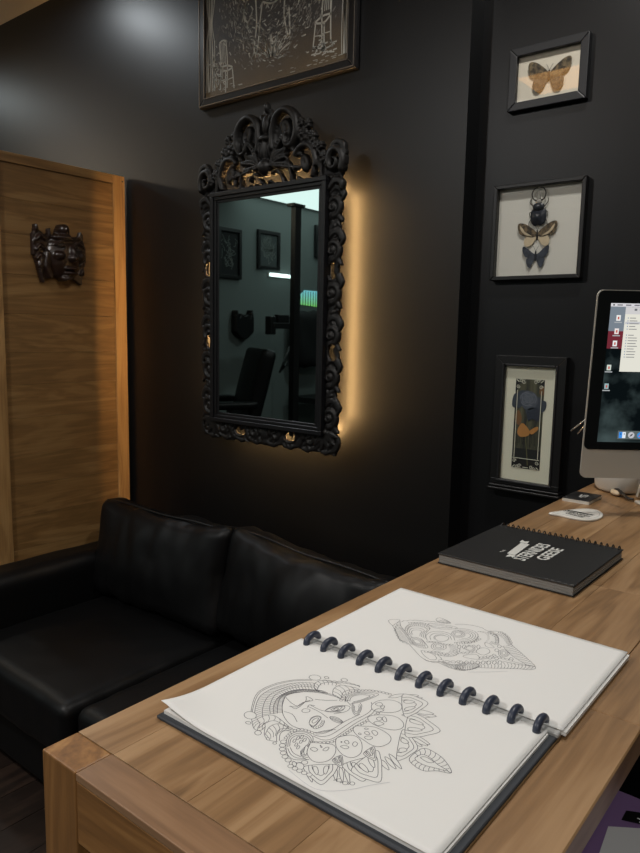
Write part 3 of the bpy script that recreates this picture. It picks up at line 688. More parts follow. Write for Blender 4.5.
    o_.build('scroll_ornament', wl, pr, fix=False); bk_.build('corner_ornament', blk, pr)
    MB().box(.027, w_-.027, -.0225, -.0212, .030, h_-.027).build('glass', M['pane'], t)
rose_frame()

# ------------------------------------------------------------------ carved mask on the wood panel
def mask():
    t = thing('carved_mask', 'dark brown carved wooden face mask hanging on the wood panel', 'mask', (-2.42, 1.453, 1.703), (0, 0, PI/2)); t.scale = (.93, .9, 1.12)
    # local: x along +Y (after rotation), front towards -y -> +X
    R = Relief(-.112, .112, -.105, .110, .0026); X, Z = R.X, R.Z
    up = np.interp(X, [-.108, -.100, -.092, -.080, -.062, -.050, -.044, -.038, -.02, -.012, .0, .02, .028, .032, .055, .062, .080, .094, .104, .108], [.06, .095, .075, .068, .058, .062, .092, .062, .060, .082, .098, .094, .065, .058, .050, .066, .052, .082, .072, .03])
    dn = np.interp(X, [-.108, -.10, -.085, -.078, -.06, -.04, -.02, 0, .03, .06, .08, .095, .104, .108], [-.01, -.03, -.075, -.098, -.082, -.078, -.07, -.088, -.082, -.078, -.090, -.098, -.05, -.02])
    k = (Z < up) & (Z > dn); R.H[k] = .022
    B = R.blob
    f = .014                                    # the face sits a little right of centre
    B(f, -.005, .072, .078, .045, .012)
    R.H[k & (np.abs(Z-.030) < .006)] += .002
    B(f+.008, .052, .062, .014, .020, .040); B(f, .078, .026, .024, .040, .02)          # brow band and knob
    B(f+.020, .004, .016, .028, .052, .030); B(f+.022, -.012, .024, .014, .050, .034)   # nose
    B(f-.030, -.006, .026, .018, .034, .034); B(f+.066, -.002, .020, .018, .030, .030)  # cheeks
    B(f+.018, -.045, .034, .008, .030, .042); B(f+.018, -.060, .030, .009, .032, .040); B(f+.010, -.078, .030, .016, .026, .030)
    for x_, r_ in ((-.022, .018), (.050, .016)):
        B(f+x_, .022, r_, .010, .020, .040); R.stroke([(f+x_-.022, .028), (f+x_, .038), (f+x_+.02, .030)], .005, .012, .046)
    for z_ in (-.05, -.02, .01, .04): R.stroke([(-.10, z_), (-.085, z_+.012), (-.068, z_+.004)], .007, .014, .02)
    for z_ in (-.06, -.03, 0, .03): R.stroke([(.088, z_), (.098, z_+.012), (.104, z_)], .006, .012, .02)
    R.stroke([(-.075, -.02), (-.088, -.055), (-.078, -.09)], [.014, .016, .006], .016, .018, .4); R.stroke([(-.055, .0), (-.060, -.04), (-.045, -.078)], [.010, .014, .006], .018, .022, .3)
    R.stroke([(-.045, .055), (-.046, .075), (-.044, .088)], .006, .012, .02); B(-.098, .078, .010, .014, .014, .02)
    m_ = np.hypot((X-f-.018)/.026, (Z+.052)/.004) < 1; R.H[m_] = .028
    for x_ in (-.022, .050):
        m_ = np.hypot((X-f-x_)/.012, (Z-.021)/.004) < 1; R.H[m_] -= .012
    R.H[~k] = 0
    R.build('mask_face', M['maskwood'], t, Matrix.Identity(4))
mask()

# ------------------------------------------------------------------ sofa
def cushion(w_, d_, h_, r, puff=.0, wr=.004, seed=0, n=26, sag=0, pinch=0):
    """rounded soft block, origin at bottom centre"""
    bm = bmesh.new(); bmesh.ops.create_cube(bm, size=2)
    bmesh.ops.subdivide_edges(bm, edges=list(bm.edges), cuts=n, use_grid_fill=True)
    hw, hd, hh = w_/2, d_/2, h_/2; off = Vector((seed*3.1, seed*1.7, seed*.9))
    for v in bm.verts:
        c = v.co.copy(); e = [math.copysign(abs(q)**.8, q) for q in c]
        p = Vector((e[0]*hw, e[1]*hd, e[2]*hh)); i_ = Vector((max(-hw+r, min(hw-r, p.x)), max(-hd+r, min(hd-r, p.y)), max(-hh+r, min(hh-r, p.z))))
        dlt = p-i_
        if dlt.length > 1e-6: p = i_+dlt.normalized()*r
        a, b_, g_ = p.x/hw, p.y/hd, p.z/hh
        k = (1-min(1, abs(a))**2)
        if h_ < d_: p.z += (puff*k*(1-min(1, abs(b_))**2))*(1 if g_ > 0 else -.2)*abs(g_)
        else: p.y += (puff*k*(1-min(1, abs(g_))**2))*(1 if b_ > 0 else -1)*abs(b_)
        if pinch: p.z -= pinch*(1-abs(a)**6)*max(0, g_)**2*1.0; p.x *= 1-.03*(1-g_*g_)
        q = p+off; nn = p.normalized()
        dsp = wr*(abs(noise.noise(Vector((q.x*7, q.y*7, q.z*2.6))))*2-.6)+wr*.5*noise.noise(Vector((q.x*22, q.y*22, q.z*9)))
        v.co = p+nn*dsp
    b = MB(); bm.verts.index_update(); b.add([tuple(v.co) for v in bm.verts], [tuple(v.index for v in f.verts) for f in bm.faces], True); bm.free(); return b
def sofa():
    t = thing('sofa', 'black leather two-seat sofa against the wall between the wood panel and the desk', 'sofa', (-1.60, 0, 0))
    L = M['leather']
    T = Matrix.Translation
    MB().bbox(-.755, .80, 1.02, 1.74, .05, .27, .02, 3).build('base', L, t)
    cushion(.16, .76, .55, .05, .0, .003, 1, 20).build('arm', L, t, T((-.72, 1.36, .05+.275)))
    cushion(.16, .76, .55, .05, .0, .003, 2, 20).build('arm', L, t, T((.86, 1.36, .05+.275)))
    cushion(1.44, .12, .58, .04, 0, .003, 3, 24).build('backrest', L, t, T((.07, 1.69, .05+.29)))
    for i, (x0, x1) in enumerate(((-.645, -.005), (.0, .775))):
        s_ = cushion(x1-x0-.004, .66, .17, .035, .016, .004, 5+i, 34).build('seat_cushion', L, t, T(((x0+x1)/2, 1.285-(.012 if i == 0 else -.01), .345)))
        pp = [(x0+.02, .965+(i*.022), .416), (x0+.2, .957+i*.022, .424), (x1-.2, .957+i*.022, .424), (x1-.02, .965+i*.022, .414)]
        MB().tube(pp, .004, 6).build('piping', M['leather_seam'], s_, T((-(x0+x1)/2, -(1.285-(.012 if i == 0 else -.01)), -.345)) @ Matrix.Identity(4)).location = ((x0+x1)/2*0, 0, 0)
    for i, (xa, wd, hh, yy, rz, lean) in enumerate(((-.345, .70, .37, 1.555, .02, -.20), (.29, .66, .36, 1.575, -.03, -.22))):
        m_ = T((xa, yy, .43+hh/2)) @ Matrix.Rotation(rz, 4, 'Z') @ Matrix.Rotation(lean, 4, 'X') @ Matrix.Rotation((.0, .045)[i], 4, 'Y')
        c_ = cushion(wd, .14, hh, .045, .045, .015, 11+i*4, 44, pinch=.018).build('back_cushion', L, t, m_)
        q = [(-wd/2+.02, -.035, hh/2-.02), (-wd/4, -.045, hh/2-.014), (0, -.05, hh/2-.020), (wd/4, -.045, hh/2-.016), (wd/2-.02, -.035, hh/2-.02)]
        MB().tube(sp(q, 6), .0035, 6).build('piping', M['leather_seam'], c_, m_)
    for xx in (-.72, .86):
        for yy in (1.04, 1.68): MB().box(xx-.025, xx+.025, yy-.02, yy+.02, 0, .055).build('leg', M['blk'], t)
sofa()

# ------------------------------------------------------------------ desk
ZD = 1.086
def desk():
    x0, x1, y0, y1 = -.5215, -.138, .285, 1.762
    t = thing('wooden_desk', 'brown solid wood counter desk with plank top carrying the sketchbook', 'desk', (x0, y0, 0))
    w_, l_ = x1-x0, y1-y0
    MB().bbox(.0503, w_-.0503, 0, .034, ZD-.007, ZD, .001).build('top_board', M['oak_x'], t)
    b = MB(); xs = [.0004, .052, .145, .238, .331]
    for i in range(len(xs)-1): b.bbox(xs[i]+.0001, xs[i+1]-.0001, .0344, .72 if i else l_, ZD-.027, ZD, .0002, 1)
    for i in range(1, len(xs)-1): b.bbox(xs[i]+.0001, xs[i+1]-.0001, .7205, l_, ZD-.027, ZD, .0006, 1)
    b.bbox(.3313, w_, .0344, .372, ZD-.027, ZD, .0012, 1); b.bbox(.3313, w_, .3726, l_, ZD-.027, ZD, .0012, 1)
    b.build('top_planks', M['oak_y'], t)
    for xa in (0, w_-.05):
        MB().bbox(xa, xa+.05, 0, .034, 0, ZD, .0015).build('leg', M['oak_z'], t)
        MB().bbox(xa, xa+.05, l_-.05, l_, 0, ZD-.0275, .002).build('leg', M['oak_z'], t)
    MB().bbox(.0505, w_-.0505, .0003, .024, ZD-.062, ZD-.0072, .001).build('apron', M['oak_fx'], t)
    MB().bbox(.105, .125, .006, .022, .0, ZD-.0625, .0015).build('front_stile', M['oak_z'], t)
    MB().box(.0505, w_-.0505, .012, .020, .06, ZD-.0625).build('front_panel', M['oak_fx'], t)
    MB().bbox(.002, .024, .0355, l_-.0515, ZD-.072, ZD-.0275, .0015).build('side_apron', M['oak_y'], t)
    MB().bbox(w_-.03, w_-.012, .0355, l_-.0515, ZD-.045, ZD-.0275, .0015).build('side_apron', M['oak_y'], t)
    MB().box(.006, .016, .0355, l_-.0515, .06, ZD-.0725).build('side_panel', M['oak_y'], t)
desk()

# ------------------------------------------------------------------ sketchbook
NEAR = [["l",[[-4100,4232],[-4233,4369],[-4379,4603],[-4373,4824],[-4276,5023],[-4139,5151]]],["l",[[-4097,4243],[-4223,4378],[-4360,4605],[-4354,4816],[-4263,5008],[-4134,5130]]],["l",[[-4088,4263],[-4207,4391],[-4319,4585],[-4315,4801],[-4222,4989],[-4095,5098]]],["l",[[-4032,4406],[-4127,4504],[-4220,4670],[-4210,4834],[-4132,4969],[-4037,5041]]],["l",[[-4009,4426],[-4101,4526],[-4170,4668],[-4167,4814],[-4099,4930],[-3995,5005]]],["l",[[-3961,4496],[-4052,4590],[-4129,4716],[-4107,4828],[-4002,4956],[-3861,5040]]],["r",[[-4088,4263],[-4207,4391],[-4319,4585],[-4315,4801],[-4222,4989],[-4095,5098]],[[-4032,4406],[-4127,4504],[-4220,4670],[-4210,4834],[-4132,4969],[-4037,5041]],26],["r",[[-4032,4406],[-4127,4504],[-4220,4670],[-4210,4834],[-4132,4969],[-4037,5041]],[[-4009,4426],[-4101,4526],[-4170,4668],[-4167,4814],[-4099,4930],[-3995,5005]],24],["r",[[-4009,4426],[-4101,4526],[-4170,4668],[-4167,4814],[-4099,4930],[-3995,5005]],[[-3961,4496],[-4052,4590],[-4129,4716],[-4107,4828],[-4002,4956],[-3861,5040]],30],["l",[[-4058,4330],[-4155,4437],[-4256,4616],[-4256,4804],[-4179,4967],[-4064,5066]]],["l",[[-3987,4453],[-4083,4564],[-4154,4695],[-4130,4827],[-4057,4937],[-3938,5021]]],["l",[[-4100,4232],[-3979,4138],[-3915,4155],[-3924,4224]]],["l",[[-3924,4224],[-3851,4134],[-3768,4093],[-3689,4124]]],["l",[[-4064,4263],[-4043,4363],[-3968,4407],[-3800,4370]]],["l",[[-3948,4165],[-3959,4273],[-3916,4350],[-3748,4336]]],["l",[[-3844,4139],[-3893,4251],[-3860,4338],[-3723,4358]]],["l",[[-3695,4119],[-3784,4229],[-3785,4304],[-3654,4378]]],["l",[[-3686,4145],[-3746,4223],[-3750,4288],[-3664,4339]]],["r",[[-4100,4232],[-3979,4138],[-3915,4155],[-3924,4224]],[[-4075,4274],[-4007,4252],[-3972,4262],[-3969,4296]],6],["r",[[-3844,4139],[-3893,4251],[-3860,4338],[-3723,4358]],[[-3768,4093],[-3760,4155],[-3765,4245],[-3750,4288]],7],["r",[[-4064,4263],[-4043,4363],[-3968,4407],[-3800,4370]],[[-3948,4165],[-3959,4273],[-3916,4350],[-3748,4336]],6],["e",[[-4153,4269],[-4106,4301],[-4109,4225]]],["e",[[-4079,4170],[-4056,4182],[-4064,4155]]],["e",[[-3906,4113],[-3884,4132],[-3882,4088]]],["e",[[-4149,5194],[-4098,5227],[-4115,5152]]],["e",[[-4060,5270],[-4038,5279],[-4046,5252]]],["e",[[-3895,5347],[-3866,5362],[-3875,5319]]],["e",[[-3692,4093],[-3680,4103],[-3681,4081]]],["e",[[-3778,4103],[-3762,4109],[-3765,4089]]],["l",[[-4025,5027],[-4077,5105],[-4056,5198],[-3933,5254]]],["l",[[-3970,5003],[-4023,5127],[-3975,5217],[-3868,5261]]],["l",[[-3933,5254],[-3851,5300],[-3744,5343],[-3694,5337]]],["l",[[-3809,5048],[-3868,5139],[-3856,5246],[-3711,5298]]],["l",[[-3684,5017],[-3755,5141],[-3732,5232],[-3662,5292]]],["l",[[-3647,5027],[-3706,5136],[-3690,5206],[-3635,5254]]],["l",[[-4025,5027],[-3945,5001],[-3854,5032],[-3802,5054]]],["l",[[-3809,5048],[-3719,5033],[-3607,5062]]],["r",[[-4025,5027],[-4077,5105],[-4056,5198],[-3933,5254]],[[-3970,5003],[-4006,5106],[-3959,5167],[-3887,5194]],7],["r",[[-3809,5048],[-3868,5139],[-3856,5246],[-3711,5298]],[[-3684,5017],[-3734,5113],[-3724,5191],[-3656,5283]],6],["p",[[-4056,5198],[-3926,5275],[-3822,5324],[-3698,5343]],8,8],["l",[[-4122,4708],[-4040,4579],[-3925,4465],[-3774,4392],[-3651,4400],[-3548,4430],[-3477,4499],[-3447,4594],[-3440,4750],[-3405,4932]]],["l",[[-4145,4734],[-4103,4850],[-3966,4969],[-3785,5031],[-3657,5041],[-3558,5002]]],["l",[[-3512,4386],[-3415,4395],[-3363,4458],[-3353,4605],[-3349,4796],[-3327,4999],[-3362,5118],[-3419,5179]]],["l",[[-3526,4404],[-3459,4424],[-3410,4492],[-3397,4637],[-3389,4794],[-3362,4990],[-3385,5098],[-3449,5176]]],["b",[[-3461,4312],[-3390,4362],[-3329,4440],[-3320,4588],[-3306,4793],[-3283,4995],[-3319,5134],[-3401,5216]],5],["l",[[-4134,4721],[-4008,4672],[-3929,4674],[-3925,4765],[-3887,4843],[-3978,4856],[-3929,4784],[-3910,4625],[-3982,4629]]],["l",[[-3988,4615],[-3931,4650],[-3934,4735],[-3907,4826]]],["l",[[-3963,4516],[-3873,4530],[-3760,4464]]],["c",[[-3849,4635],[-3851,4676],[-3805,4694],[-3785,4660],[-3816,4621]]],["l",[[-3841,4706],[-3860,4755],[-3809,4777]]],["l",[[-3858,4726],[-3721,4723],[-3588,4692]]],["l",[[-3853,4761],[-3705,4758],[-3555,4845]]],["l",[[-3884,4868],[-3806,4913],[-3711,4994]]],["c",[[-3682,4770],[-3680,4866],[-3627,4942],[-3593,4954],[-3568,4877],[-3611,4806]]],["c",[[-3682,4770],[-3672,4856],[-3619,4931],[-3585,4944],[-3575,4887],[-3619,4816]]],["c",[[-3656,4822],[-3643,4876],[-3609,4932],[-3597,4873],[-3616,4827]]],["c",[[-3637,4839],[-3637,4873],[-3613,4880],[-3611,4848]]],["l",[[-3593,4783],[-3534,4876],[-3534,4948],[-3564,4979],[-3623,4950]]],["c",[[-3658,4511],[-3703,4593],[-3690,4658],[-3646,4663],[-3620,4611],[-3598,4504]]],["c",[[-3658,4511],[-3696,4584],[-3683,4648],[-3639,4653],[-3628,4621],[-3605,4513]]],["c",[[-3664,4558],[-3672,4608],[-3652,4637],[-3632,4585],[-3636,4542]]],["l",[[-3632,4494],[-3569,4482],[-3547,4547],[-3570,4615],[-3597,4644]]],["r",[[-3632,4494],[-3569,4482],[-3547,4547],[-3570,4615]],[[-3642,4513],[-3594,4507],[-3582,4564],[-3612,4631]],8],["c",[[-3587,4714],[-3564,4745],[-3505,4751],[-3442,4724],[-3470,4692],[-3531,4688]]],["c",[[-3587,4714],[-3553,4730],[-3494,4736],[-3442,4724],[-3481,4707],[-3542,4703]]],["l",[[-3562,4714],[-3511,4718],[-3449,4719]]],["l",[[-3527,4430],[-3488,4512],[-3426,4593]]],["l",[[-3512,4424],[-3465,4483],[-3438,4582]]],["l",[[-3581,4110],[-3669,4234],[-3664,4339],[-3598,4388],[-3506,4373],[-3451,4292],[-3435,4181],[-3417,4111],[-3351,4093],[-3323,4107]]],["l",[[-3572,4124],[-3647,4231],[-3643,4321],[-3587,4363],[-3508,4350],[-3461,4281],[-3447,4186],[-3431,4125],[-3374,4110],[-3350,4122]]],["l",[[-3564,4139],[-3626,4228],[-3622,4304],[-3575,4338],[-3509,4328],[-3470,4270],[-3459,4191],[-3445,4140],[-3397,4126],[-3377,4136]]],["l",[[-3581,4110],[-3499,4041],[-3416,4028],[-3323,4107]]],["l",[[-3560,4110],[-3490,4066],[-3421,4057],[-3354,4097]]],["l",[[-3553,4133],[-3481,4091],[-3400,4091]]],["c",[[-3589,4206],[-3604,4245],[-3587,4248],[-3572,4213]]],["c",[[-3592,4258],[-3607,4298],[-3590,4301],[-3575,4266]]],["c",[[-3577,4290],[-3591,4329],[-3575,4332],[-3560,4297]]],["c",[[-3541,4175],[-3555,4213],[-3539,4216],[-3525,4182]]],["c",[[-3538,4232],[-3552,4271],[-3536,4274],[-3521,4239]]],["c",[[-3531,4274],[-3546,4313],[-3529,4316],[-3515,4281]]],["c",[[-3503,4155],[-3517,4193],[-3501,4196],[-3487,4162]]],["b",[[-3650,4157],[-3604,4089],[-3522,4021],[-3443,3988],[-3364,3990],[-3328,4053]],8],["b",[[-3671,4213],[-3688,4318],[-3651,4400],[-3551,4420]],5],["c",[[-3424,4156],[-3470,4240],[-3429,4222],[-3385,4138]]],["e",[[-3325,3991],[-3296,4009],[-3296,3958]]],["e",[[-3378,3984],[-3361,3992],[-3359,3962]]],["l",[[-3637,5013],[-3678,5114],[-3654,5218],[-3580,5302],[-3477,5343],[-3488,5232],[-3529,5106],[-3577,5021]]],["l",[[-3628,5039],[-3661,5120],[-3641,5203],[-3582,5270],[-3499,5303],[-3508,5215],[-3541,5114],[-3579,5045]]],["l",[[-3618,5065],[-3643,5126],[-3628,5189],[-3584,5238],[-3522,5263],[-3529,5197],[-3553,5121],[-3582,5070]]],["b",[[-3684,5017],[-3710,5142],[-3675,5248],[-3586,5343],[-3469,5397],[-3394,5415]],5],["l",[[-3573,5046],[-3507,4950],[-3428,4891],[-3424,4958],[-3477,5063],[-3520,5092]]],["l",[[-3551,5032],[-3502,4960],[-3442,4915],[-3439,4966],[-3479,5044],[-3511,5066]]],["l",[[-3529,5018],[-3496,4970],[-3457,4940],[-3454,4974],[-3481,5026],[-3502,5041]]],["c",[[-3288,4022],[-3235,3959],[-3176,3920],[-3122,3899],[-3166,3950],[-3223,3997]]],["c",[[-3112,4172],[-3083,4110],[-3039,4065],[-2996,4036],[-3020,4087],[-3059,4137]]],["c",[[-3078,4201],[-3039,4134],[-2989,4085],[-2942,4052],[-2974,4106],[-3019,4161]]],["c",[[-3049,4225],[-2998,4155],[-2940,4103],[-2887,4069],[-2929,4126],[-2984,4183]]],["p",[[-3011,4023],[-2935,4037],[-2864,4074]],5,8],["c",[[-2881,4483],[-2835,4436],[-2789,4417],[-2751,4415],[-2790,4454],[-2835,4482]]],["c",[[-2873,4540],[-2816,4489],[-2760,4466],[-2714,4462],[-2762,4504],[-2818,4537]]],["c",[[-2869,4595],[-2801,4535],[-2735,4503],[-2680,4492],[-2735,4541],[-2801,4582]]],["c",[[-2905,4942],[-2813,4902],[-2736,4907],[-2677,4935],[-2753,4967],[-2836,4977]]],["c",[[-2870,4916],[-2795,4887],[-2730,4889],[-2680,4907],[-2742,4931],[-2811,4940]]],["c",[[-2880,4871],[-2812,4844],[-2755,4849],[-2712,4869],[-2768,4890],[-2829,4896]]],["c",[[-3056,5252],[-2968,5257],[-2901,5302],[-2855,5362],[-2929,5358],[-3004,5326]]],["c",[[-3108,5174],[-3017,5194],[-2945,5246],[-2893,5309],[-2969,5292],[-3048,5250]]],["c",[[-3069,5306],[-2993,5303],[-2936,5336],[-2895,5382],[-2958,5383],[-3022,5362]]],["c",[[-3370,5356],[-3322,5390],[-3293,5449],[-3279,5514],[-3320,5484],[-3356,5433]]],["c",[[-3265,5424],[-3197,5445],[-3149,5497],[-3118,5560],[-3176,5540],[-3231,5498]]],["c",[[-3256,5477],[-3211,5488],[-3183,5527],[-3169,5576],[-3208,5565],[-3242,5535]]],["c",[[-3119,4193],[-3066,4123],[-3050,4040],[-3049,3923],[-3156,3934],[-3232,3960],[-3292,4022]]],["l",[[-3138,4178],[-3096,4122],[-3082,4055],[-3080,3960],[-3168,3970],[-3228,3991],[-3276,4041]]],["l",[[-3161,4160],[-3131,4121],[-3121,4073],[-3120,4006],[-3181,4014],[-3224,4028],[-3258,4064]]],["c",[[-3149,4137],[-3116,4086],[-3106,4041],[-3140,4061],[-3170,4116]]],["c",[[-3216,4071],[-3169,4033],[-3152,3995],[-3193,4009],[-3237,4050]]],["c",[[-2953,4477],[-2887,4402],[-2852,4305],[-2824,4167],[-2927,4165],[-3003,4183],[-3073,4246]]],["l",[[-2967,4456],[-2915,4396],[-2886,4318],[-2862,4206],[-2946,4205],[-3007,4220],[-3064,4271]]],["l",[[-2985,4431],[-2947,4389],[-2927,4334],[-2910,4255],[-2969,4254],[-3012,4265],[-3052,4301]]],["c",[[-2968,4405],[-2925,4349],[-2905,4297],[-2942,4317],[-2983,4376]]],["c",[[-3015,4315],[-2962,4279],[-2938,4236],[-2979,4247],[-3030,4288]]],["c",[[-2981,4561],[-2885,4497],[-2808,4396],[-2722,4246],[-2818,4203],[-2898,4195],[-2991,4241]]],["l",[[-2985,4529],[-2908,4479],[-2846,4398],[-2775,4277],[-2854,4242],[-2918,4236],[-2993,4273]]],["l",[[-2990,4492],[-2936,4457],[-2892,4400],[-2841,4314],[-2897,4290],[-2942,4286],[-2995,4312]]],["c",[[-2963,4468],[-2897,4419],[-2856,4366],[-2899,4374],[-2964,4428]]],["c",[[-2967,4344],[-2901,4322],[-2860,4282],[-2903,4278],[-2968,4305]]],["c",[[-2969,4950],[-2913,4964],[-2837,4917],[-2728,4820],[-2728,4686],[-2742,4610],[-2789,4584]]],["l",[[-2952,4910],[-2907,4922],[-2846,4885],[-2759,4807],[-2758,4700],[-2770,4639],[-2808,4618]]],["l",[[-2931,4864],[-2900,4872],[-2858,4846],[-2797,4793],[-2796,4717],[-2803,4674],[-2830,4659]]],["c",[[-2912,4860],[-2870,4864],[-2830,4839],[-2844,4810],[-2889,4814]]],["c",[[-2842,4717],[-2815,4749],[-2783,4740],[-2790,4698],[-2821,4674]]],["c",[[-3069,5244],[-2966,5273],[-2856,5244],[-2711,5174],[-2765,5038],[-2822,4957],[-2914,4918]]],["l",[[-3056,5209],[-2974,5232],[-2886,5209],[-2769,5153],[-2812,5044],[-2857,4979],[-2932,4948]]],["l",[[-3040,5167],[-2983,5183],[-2922,5168],[-2839,5129],[-2869,5052],[-2901,5006],[-2953,4984]]],["c",[[-3008,5168],[-2935,5182],[-2877,5167],[-2913,5135],[-2989,5127]]],["c",[[-2949,5041],[-2888,5080],[-2837,5079],[-2867,5035],[-2930,5002]]],["c",[[-3290,5468],[-3233,5533],[-3151,5540],[-3030,5513],[-3023,5349],[-3034,5245],[-3083,5175]]],["l",[[-3270,5435],[-3224,5487],[-3159,5493],[-3063,5472],[-3056,5341],[-3065,5257],[-3105,5201]]],["l",[[-3246,5397],[-3215,5432],[-3169,5436],[-3102,5422],[-3097,5331],[-3103,5272],[-3131,5233]]],["c",[[-3226,5408],[-3183,5447],[-3139,5451],[-3153,5404],[-3200,5371]]],["c",[[-3146,5293],[-3119,5354],[-3084,5370],[-3090,5313],[-3121,5258]]],["c",[[-3162,4321],[-3120,4289],[-3088,4249],[-3052,4191],[-3099,4194],[-3137,4204],[-3180,4233]]],["l",[[-3165,4313],[-3132,4288],[-3106,4255],[-3076,4209],[-3115,4211],[-3145,4220],[-3179,4242]]],["l",[[-3169,4304],[-3145,4286],[-3127,4263],[-3106,4230],[-3133,4232],[-3155,4238],[-3179,4254]]],["c",[[-3158,4293],[-3129,4269],[-3111,4247],[-3131,4257],[-3160,4282]]],["c",[[-3164,4259],[-3134,4242],[-3116,4224],[-3137,4229],[-3166,4248]]],["c",[[-3028,4593],[-2982,4561],[-2946,4515],[-2904,4448],[-2952,4440],[-2992,4444],[-3037,4472]]],["l",[[-3031,4582],[-2994,4556],[-2964,4519],[-2930,4465],[-2969,4459],[-3001,4463],[-3038,4484]]],["l",[[-3033,4568],[-3008,4550],[-2987,4524],[-2963,4486],[-2990,4482],[-3013,4484],[-3038,4500]]],["c",[[-3021,4557],[-2989,4532],[-2969,4508],[-2990,4515],[-3022,4542]]],["c",[[-3024,4509],[-2992,4495],[-2972,4475],[-2993,4478],[-3025,4495]]],["c",[[-3455,4271],[-3462,4300],[-3397,4345],[-3295,4396],[-3223,4328],[-3195,4216],[-3230,4137],[-3298,4112],[-3395,4164]]],["c",[[-3411,4226],[-3401,4263],[-3357,4259],[-3361,4221]]],["c",[[-3320,4280],[-3323,4329],[-3302,4341],[-3291,4294]]],["c",[[-3382,4322],[-3353,4311],[-3353,4297]]],["c",[[-3331,4522],[-3286,4598],[-3214,4622],[-3127,4569],[-3055,4454],[-3070,4356],[-3152,4337],[-3257,4386],[-3328,4470]]],["c",[[-3240,4418],[-3219,4454],[-3177,4454],[-3188,4417]]],["c",[[-3256,4494],[-3249,4526],[-3212,4503],[-3220,4481]]],["c",[[-3179,4506],[-3189,4552],[-3153,4546],[-3144,4497]]],["c",[[-3280,4481],[-3267,4478],[-3267,4464]]],["c",[[-3307,4690],[-3320,4751],[-3273,4791],[-3192,4844],[-3088,4846],[-2991,4809],[-2955,4723],[-2985,4630],[-3049,4605],[-3142,4621],[-3232,4643]]],["c",[[-3163,4658],[-3146,4700],[-3105,4702],[-3113,4653]]],["c",[[-3204,4716],[-3196,4750],[-3155,4729],[-3170,4705]]],["c",[[-3164,4772],[-3155,4805],[-3111,4787],[-3106,4741]]],["c",[[-3235,4670],[-3232,4687],[-3211,4680],[-3216,4665]]],["c",[[-3240,4767],[-3233,4788],[-3211,4786],[-3218,4766]]],["c",[[-3322,4941],[-3278,5028],[-3149,5110],[-3040,5081],[-2991,5003],[-3027,4922],[-3137,4879],[-3253,4886]]],["c",[[-3230,4898],[-3212,4946],[-3151,4945],[-3173,4888]]],["c",[[-3254,4978],[-3237,5014],[-3203,4993],[-3219,4956]]],["c",[[-3216,5012],[-3208,5047],[-3161,5006],[-3164,4974]]],["c",[[-3415,5138],[-3406,5249],[-3315,5336],[-3217,5330],[-3163,5246],[-3196,5153],[-3287,5088],[-3362,5075]]],["c",[[-3339,5073],[-3331,5123],[-3279,5138],[-3294,5082]]],["c",[[-3398,5174],[-3380,5226],[-3338,5204],[-3359,5164]]],["c",[[-3337,5162],[-3315,5202],[-3298,5151]]],["c",[[-2700,4638],[-2712,4747],[-2686,4856],[-2580,4859],[-2470,4817],[-2351,4708],[-2449,4656],[-2529,4588],[-2619,4592]]],["c",[[-2671,4679],[-2653,4769],[-2583,4771],[-2492,4732],[-2386,4710],[-2493,4673],[-2585,4653]]],["c",[[-2642,4721],[-2611,4757],[-2530,4739],[-2563,4705]]],["r",[[-2712,4747],[-2686,4856],[-2580,4859],[-2470,4817],[-2351,4708]],[[-2664,4712],[-2653,4769],[-2583,4771],[-2492,4732],[-2386,4710]],9],["r",[[-2661,4605],[-2580,4586],[-2529,4588],[-2449,4656],[-2357,4703]],[[-2655,4667],[-2585,4653],[-2493,4673],[-2453,4694],[-2386,4710]],8],["b",[[-3382,3942],[-3266,3945],[-3198,3956]],7],["b",[[-2976,4054],[-2922,4054],[-2875,4088]],6],["l",[[-3361,3896],[-3056,3852],[-2871,3986],[-2753,4167],[-2661,4290]]]]
